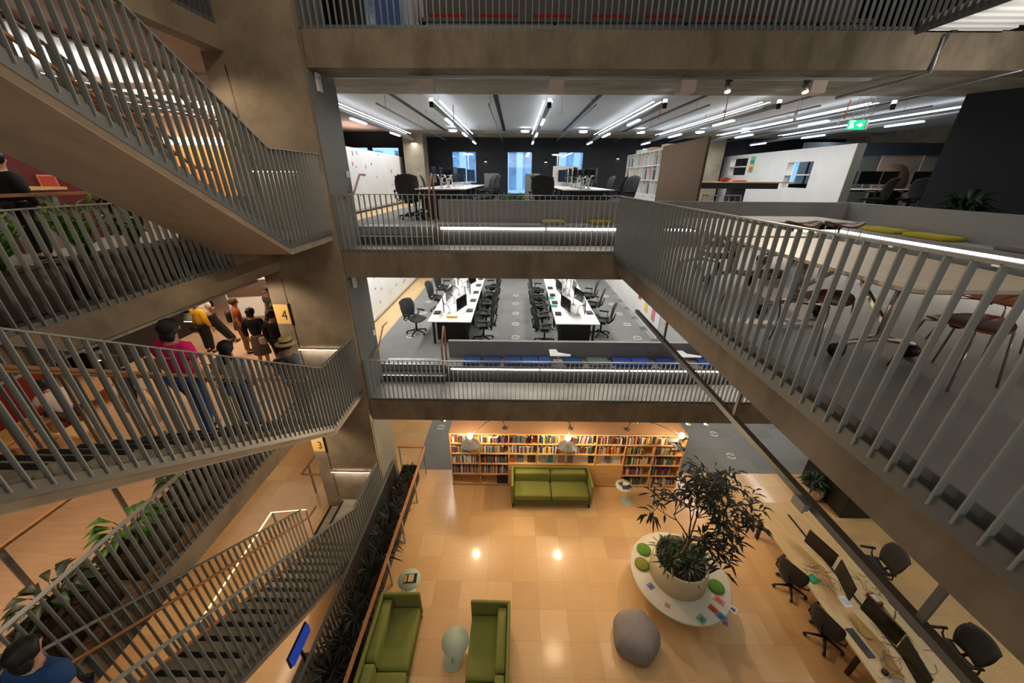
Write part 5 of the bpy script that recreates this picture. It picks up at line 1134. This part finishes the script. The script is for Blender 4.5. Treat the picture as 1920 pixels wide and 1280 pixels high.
# ================================================================== left hand lobbies
for L, z0, ch, nm in ((L4, 1.95, '4', 'four'), (L3, 2.0, '3', 'three')):
    s = empty('number_sign', (-4.72, 6.856, L+z0), 'gold level sign with the numeral %s on the concrete pier' % nm, 'sign')
    MB().box(-.17, .135, -.006, 0, 0, .42).build('plate', M_SIGNY, s); MB().box(.137, .16, -.03, 0, -.02, .44).build('dark_edge', M_BLACK, s)
    cu = bpy.data.curves.new('numeral', 'FONT'); cu.body = ch; cu.size = .30; cu.extrude = .002; cu.align_x = 'CENTER'
    o = bpy.data.objects.new('numeral', cu); COL.objects.link(o); bpy.context.view_layer.update()
    me = bpy.data.meshes.new_from_object(o.evaluated_get(bpy.context.evaluated_depsgraph_get())); bpy.data.objects.remove(o); me.materials.clear(); me.materials.append(M_SIGNK)
    o = bpy.data.objects.new('numeral', me); COL.objects.link(o); o.parent = s; o.location = (.02, -.008, .09); o.rotation_euler = (pi/2, 0, 0); o.scale = (.8, 1, 1)
# planting on level five: trough planters with upright bright plants
for i, (y0, y1) in enumerate(((2.3, 3.7), (3.95, 5.15), (5.35, 6.5))):
    t = empty('trough_planter', (-5.05, y0, L5), 'long dark trough planter on the upper lobby floor, %s from the camera' % ORD[i], 'planter')
    MB().xprism([(0, .02), (y1-y0, .02), (y1-y0+.06, .44), (-.06, .44)], -.24, .24).build('trough', M_TERRA, t); MB().box(-.21, .21, -.02, y1-y0+.02, .441, .45).build('soil', M_SOIL, t)
    n = 3 if i == 0 else 2
    for k in range(n):
        y = y0+(k+.5)*(y1-y0)/n; r = random.Random(200+i*5+k); e = empty('zz_plant', (-5.05, y, L5+.45), 'glossy upright plant in the %s trough of the upper lobby, %s in it' % (ORD[i], ORD[k]), 'plant'); mb = MB(); st = MB()
        for q in range(17):
            a = r.uniform(0, 6.28); tip = Vector((cos(a)*r.uniform(.08, .3), sin(a)*r.uniform(.08, .3), r.uniform(.34, .6))); st.tube([(0, 0, 0), tuple(tip*.5+Vector((0, 0, .04))), tuple(tip)], [.009, .007, .004], 5)
            for w in range(8):
                p = tip*(.3+.7*w/7); sd = Vector((-sin(a), cos(a), 0))*(1 if w % 2 else -1); mb.leaf(p, sd+Vector((0, 0, .6))+tip*.5, .13, .055, .04)
        mb.build('foliage', M_LEAFB if i == 0 or (i == 1 and k == 0) else M_LEAF, e); st.build('stem', M_LEAFB, e)
for i, y in enumerate((1.55, 2.35, 3.2, 4.05, 4.9)):
    t = empty('trough_planter', (-4.98, y, L4), 'square dark planter box along the middle lobby edge, %s from the camera' % ORD[i], 'planter')
    MB().box(-.2, .22, -.33, .33, .01, .42).build('trough', M_TERRA, t); MB().box(-.18, .20, -.31, .31, .42, .43).build('soil', M_SOIL, t)
    e = empty('broadleaf_plant', (-4.98, y, L4+.43), 'broad-leaved green plant in the %s planter box of the middle lobby' % ORD[i], 'plant'); mb = MB(); st = MB(); r = random.Random(300+i)
    for q in range(34):
        a = r.uniform(0, 6.28); el = r.uniform(.1, 1); p = Vector((cos(a)*.16*(1-el*.5), sin(a)*.22*(1-el*.5), .05+.3*el*r.uniform(.5, 1))); st.tube([(0, 0, 0), tuple(p*.6), tuple(p)], .005, 4); mb.leaf(p, (cos(a), sin(a), el*.8), r.uniform(.2, .32), r.uniform(.08, .12), .5)
    mb.build('foliage', M_LEAF if i % 2 else M_LEAFB, e); st.build('stem', M_LEAF, e)
# lobby handrails
h1 = empty('handrail', (-5.76, 1.0, L4), 'bronze handrail on flat steel posts crossing the middle lobby floor, lower left', 'handrail')
MB().bar((0, -1, .9), (0, 3.6, .9), .05, .035).build('top_rail', M_OAK, h1)
for y in (.5, 1.64, 2.78): MB().box(-.012, .012, y-.03, y+.03, 0, .885).build('post', M_STEEL, h1)
h2 = empty('handrail', (-6.6, 3.0, L5), 'bronze handrail on flat steel posts in the upper lobby behind the planters', 'handrail')
MB().bar((0, -2, 1.07), (0, 3.6, 1.07), .06, .04).build('top_rail', M_OAK, h2)
for y in (1.0, 2.45, 3.3): MB().box(-.012, .012, y-.035, y+.035, 0, 1.05).build('post', M_STEEL, h2)
h3 = empty('handrail', (-5.57, 7.1, 0), 'short bronze handrail with a steel post near the gold number three', 'handrail')
MB().bar((0, 0, 1.0), (0, .85, 1.0), .045, .035).bar((0, 0, 1.0), (.5, 0, 1.0), .045, .035).build('top_rail', M_OAK, h3); MB().box(-.012, .012, .3, .36, 0, .98).build('post', M_STEEL, h3)
# middle lobby: mobile board, slatted benches, stools, red cabinet, tracks
mbd = empty('mobile_whiteboard', (-8.6, 11.6, L4), 'mobile whiteboard with a brown rounded panel behind the standing group', 'whiteboard', None, .25)
MB().box(-1.0, 1.0, -.02, .02, .35, 1.75).build('board', M_WHITE, mbd); MB().box(-.95, .55, -.035, -.02, 1.05, 1.6).build('pinboard', M_BROWNP, mbd)
for x in (-.95, .95): MB().box(x-.02, x+.02, -.25, .25, 0, .05).box(x-.02, x+.02, -.015, .015, .05, .35).build('foot', M_ALU, mbd)
for i, (x, y, a, L) in enumerate(((-9.15, 5.2, .1, .9), (-9.35, 6.55, .1, .9))):
    b = empty('slatted_bench', (x, y, L4), 'pale timber slatted bench in the middle lobby, %s one' % ('nearer', 'farther')[i], 'bench', None, a)
    s = MB()
    for k in range(9): s.box(-.26+k*.06, -.22+k*.06, -.5, .5, .40, .43)
    s.build('seat_slats', M_BIRCH, b)
    for y_ in (-.42, .42): MB().box(-.24, .24, y_-.03, y_+.03, 0, .40).build('leg', M_BIRCH, b)
for i, (x, y, c) in enumerate(((-8.1, 5.35, (226, 190, 130)), (-8.55, 5.0, (206, 150, 100)))):
    st = empty('stool', (x, y, L4), '%s timber stool block in the middle lobby' % ('pale tapered', 'darker square')[i], 'stool')
    MB().prism([(-.24, -.2), (.22, -.24), (.26, .14), (.05, .26), (-.24, .18)] if i == 0 else [(-.2, -.2), (.2, -.2), (.2, .2), (-.2, .2)], .38, .43).build('seat', plain(c), st)
    MB().prism([(-.18, -.15), (.17, -.18), (.18, .1), (-.18, .12)], 0, .38).build('base', M_BIRCH, st)
rc_ = empty('cabinet', (-10.5, 6.0, L4), 'low red cabinet at the left edge of the middle lobby', 'cabinet')
MB().box(-.35, .35, -.75, .75, .05, .95).build('body', plain((118, 10, 14), .5), rc_, .006); MB().box(-.33, .33, -.73, .73, 0, .05).build('plinth', M_BLACK, rc_)
for k in range(2): MB().box(.35, .365, -.74+k*.745, -.005+k*.745, .07, .93).build('door', plain((118, 10, 14), .5), rc_)
for i, x in enumerate((-5.1, -6.4)):
    t = empty('light_track', (x, 4.5, 6.22), 'thin grey lighting track under the upper lobby floor, %s one' % ('outer', 'inner')[i], 'light track')
    MB().box(-.02, .02, -4, 2.4 if i == 0 else 6, 0, .035).build('rail', M_STEEL, t)
    for y in (-2, 0, 2): MB().tube([(0, y, .035), (0, y, .25)], .006, 5).build('hanger', M_STEEL, t)
for i, (x, y) in enumerate(((-5.1, 3.9), (-5.1, 5.2))):
    spot(x, y, 6.22, 'white track spotlight under the upper lobby floor, %s one' % ('nearer', 'farther')[i])
# dark ceiling face behind the tracks
# upper lobby: ceiling light bands, orange timber doors with lit head, counter, red frame
for i, (x0, x1, y0, y1, tilt) in enumerate(((-8.6, -6.2, 5.4, 8.2, 0), (-9.3, -7.5, 9.2, 12.8, 0))):
    o = MB().box(x0, x1, y0, y1, 9.80, 9.83).build('ceiling_light_panel', M_WHITE); tag(o, 'broad white ceiling panel lit from a strip in the upper lobby, %s one' % ('nearer', 'farther')[i], 'ceiling panel')
for i, (x, y) in enumerate(((-7.4, 5.6), (-8.4, 8.8))):
    e = empty('linear_light', (x, y, 9.50), 'slim linear light below the white panel of the upper lobby, %s one' % ('nearer', 'farther')[i], 'ceiling light')
    MB().box(-.03, .03, 0, 4.3, 0, .05).build('housing', M_BLACK, e); pt(MB().box(-.025, .025, .05, 4.25, .05, .056).build('uplight_strip', M_LEDC, e), 'glowing strip')
    for y in (.4, 3.9): MB().tube([(0, y, .056), (0, y, .3)], .006, 5).build('hanger', M_ALU, e)
for k in range(7):
    o = MB().box(-11.9, -5.0, 8.2+k*.62, 8.26+k*.62, 9.74, 9.84).build('ceiling_batten', M_CEILW); tag(o, 'pinkish timber batten across the upper lobby ceiling, %s from the camera' % ORD[k], 'batten', 'ceiling battens of the upper lobby')
for i in range(4):
    x = -11.7+i*.72; d = struct(MB().box(x, x+.68, 13.42, 13.48, L5, L5+2.2).build('door_%d' % (i+1), M_ORANGE)); MB().box(x+.56, x+.6, 13.38, 13.42, L5+.95, L5+1.25).build('handle', M_STEEL, d)
o = MB().box(-11.7, -8.85, 13.40, 13.499, L5+2.25, L5+2.46).build('light_box', M_LEDW); tag(o, 'glowing warm light box above the orange timber doors of the upper lobby', 'light')
o = MB().box(-8.7, -7.4, 13.40, 13.48, L5+.1, L5+2.6).build('lit_panel', mat('warm_panel', (230, 190, 120), .6)); tag(o, 'tall pale yellow panel beside the orange timber doors', 'panel')
ct = empty('counter', (-9.18, 6.95, L5), 'counter with timber edge in front of the dark red wall, upper left', 'counter')
MB().box(-.4, .4, -.6, .6, 1.06, 1.11).build('counter_top', M_BIRCH, ct); MB().box(-.38, .25, -.4, .4, 0, 1.06).build('front', plain((120, 104, 96)), ct)
o = empty('picture_frame', (-9.58, 7.95, L5+.98), 'small red picture in a salmon frame on the dark red wall, upper left', 'picture')
MB().box(-.02, .01, -.16, .16, .08, .34).build('frame', plain((206, 120, 90)), o); MB().box(.01, .018, -.13, .13, .11, .31).build('picture_sheet', plain((170, 60, 44)), o)
o = empty('armchair', (-9.9, 9.3, L5), 'pale upholstered armchair with black cushion in the upper lobby', 'chair')
MB().pillow(-.4, .4, -.4, .4, .0, .45, 8, .2).build('seat', plain((150, 132, 116)), o); MB().pillow(-.4, .4, .25, .45, .4, .85, 8, .2).build('backrest', plain((150, 132, 116)), o); MB().pillow(-.25, .25, -.0, .22, .45, .8, 6, .3).build('cushion', M_BLACK, o)
# lowest level left: light line on the lower handrail
hl = empty('light_handrail', (-4.66, 3.0, 0), 'glowing warm line under the lobby side handrail of the lowest staircase', 'lit handrail')
MB().bar((0, .1, 2.06), (0, 1.9, 2.22), .02, .014).bar((0, 1.9, 2.22), (0, 2.75, 1.30), .02, .014).build('light_line', M_LEDS, hl)
MB().box(-.01, .01, .1, .13, 0, 2.05).box(-.01, .01, 1.9, 1.93, 0, 2.2).box(-.01, .01, 2.72, 2.75, 0, 1.3).build('post', M_STEEL, hl)
lamp('AREA', 'handrail_light_low', (-5.0, 4.2, 1.9), 22, WARM, .2, 2.5)
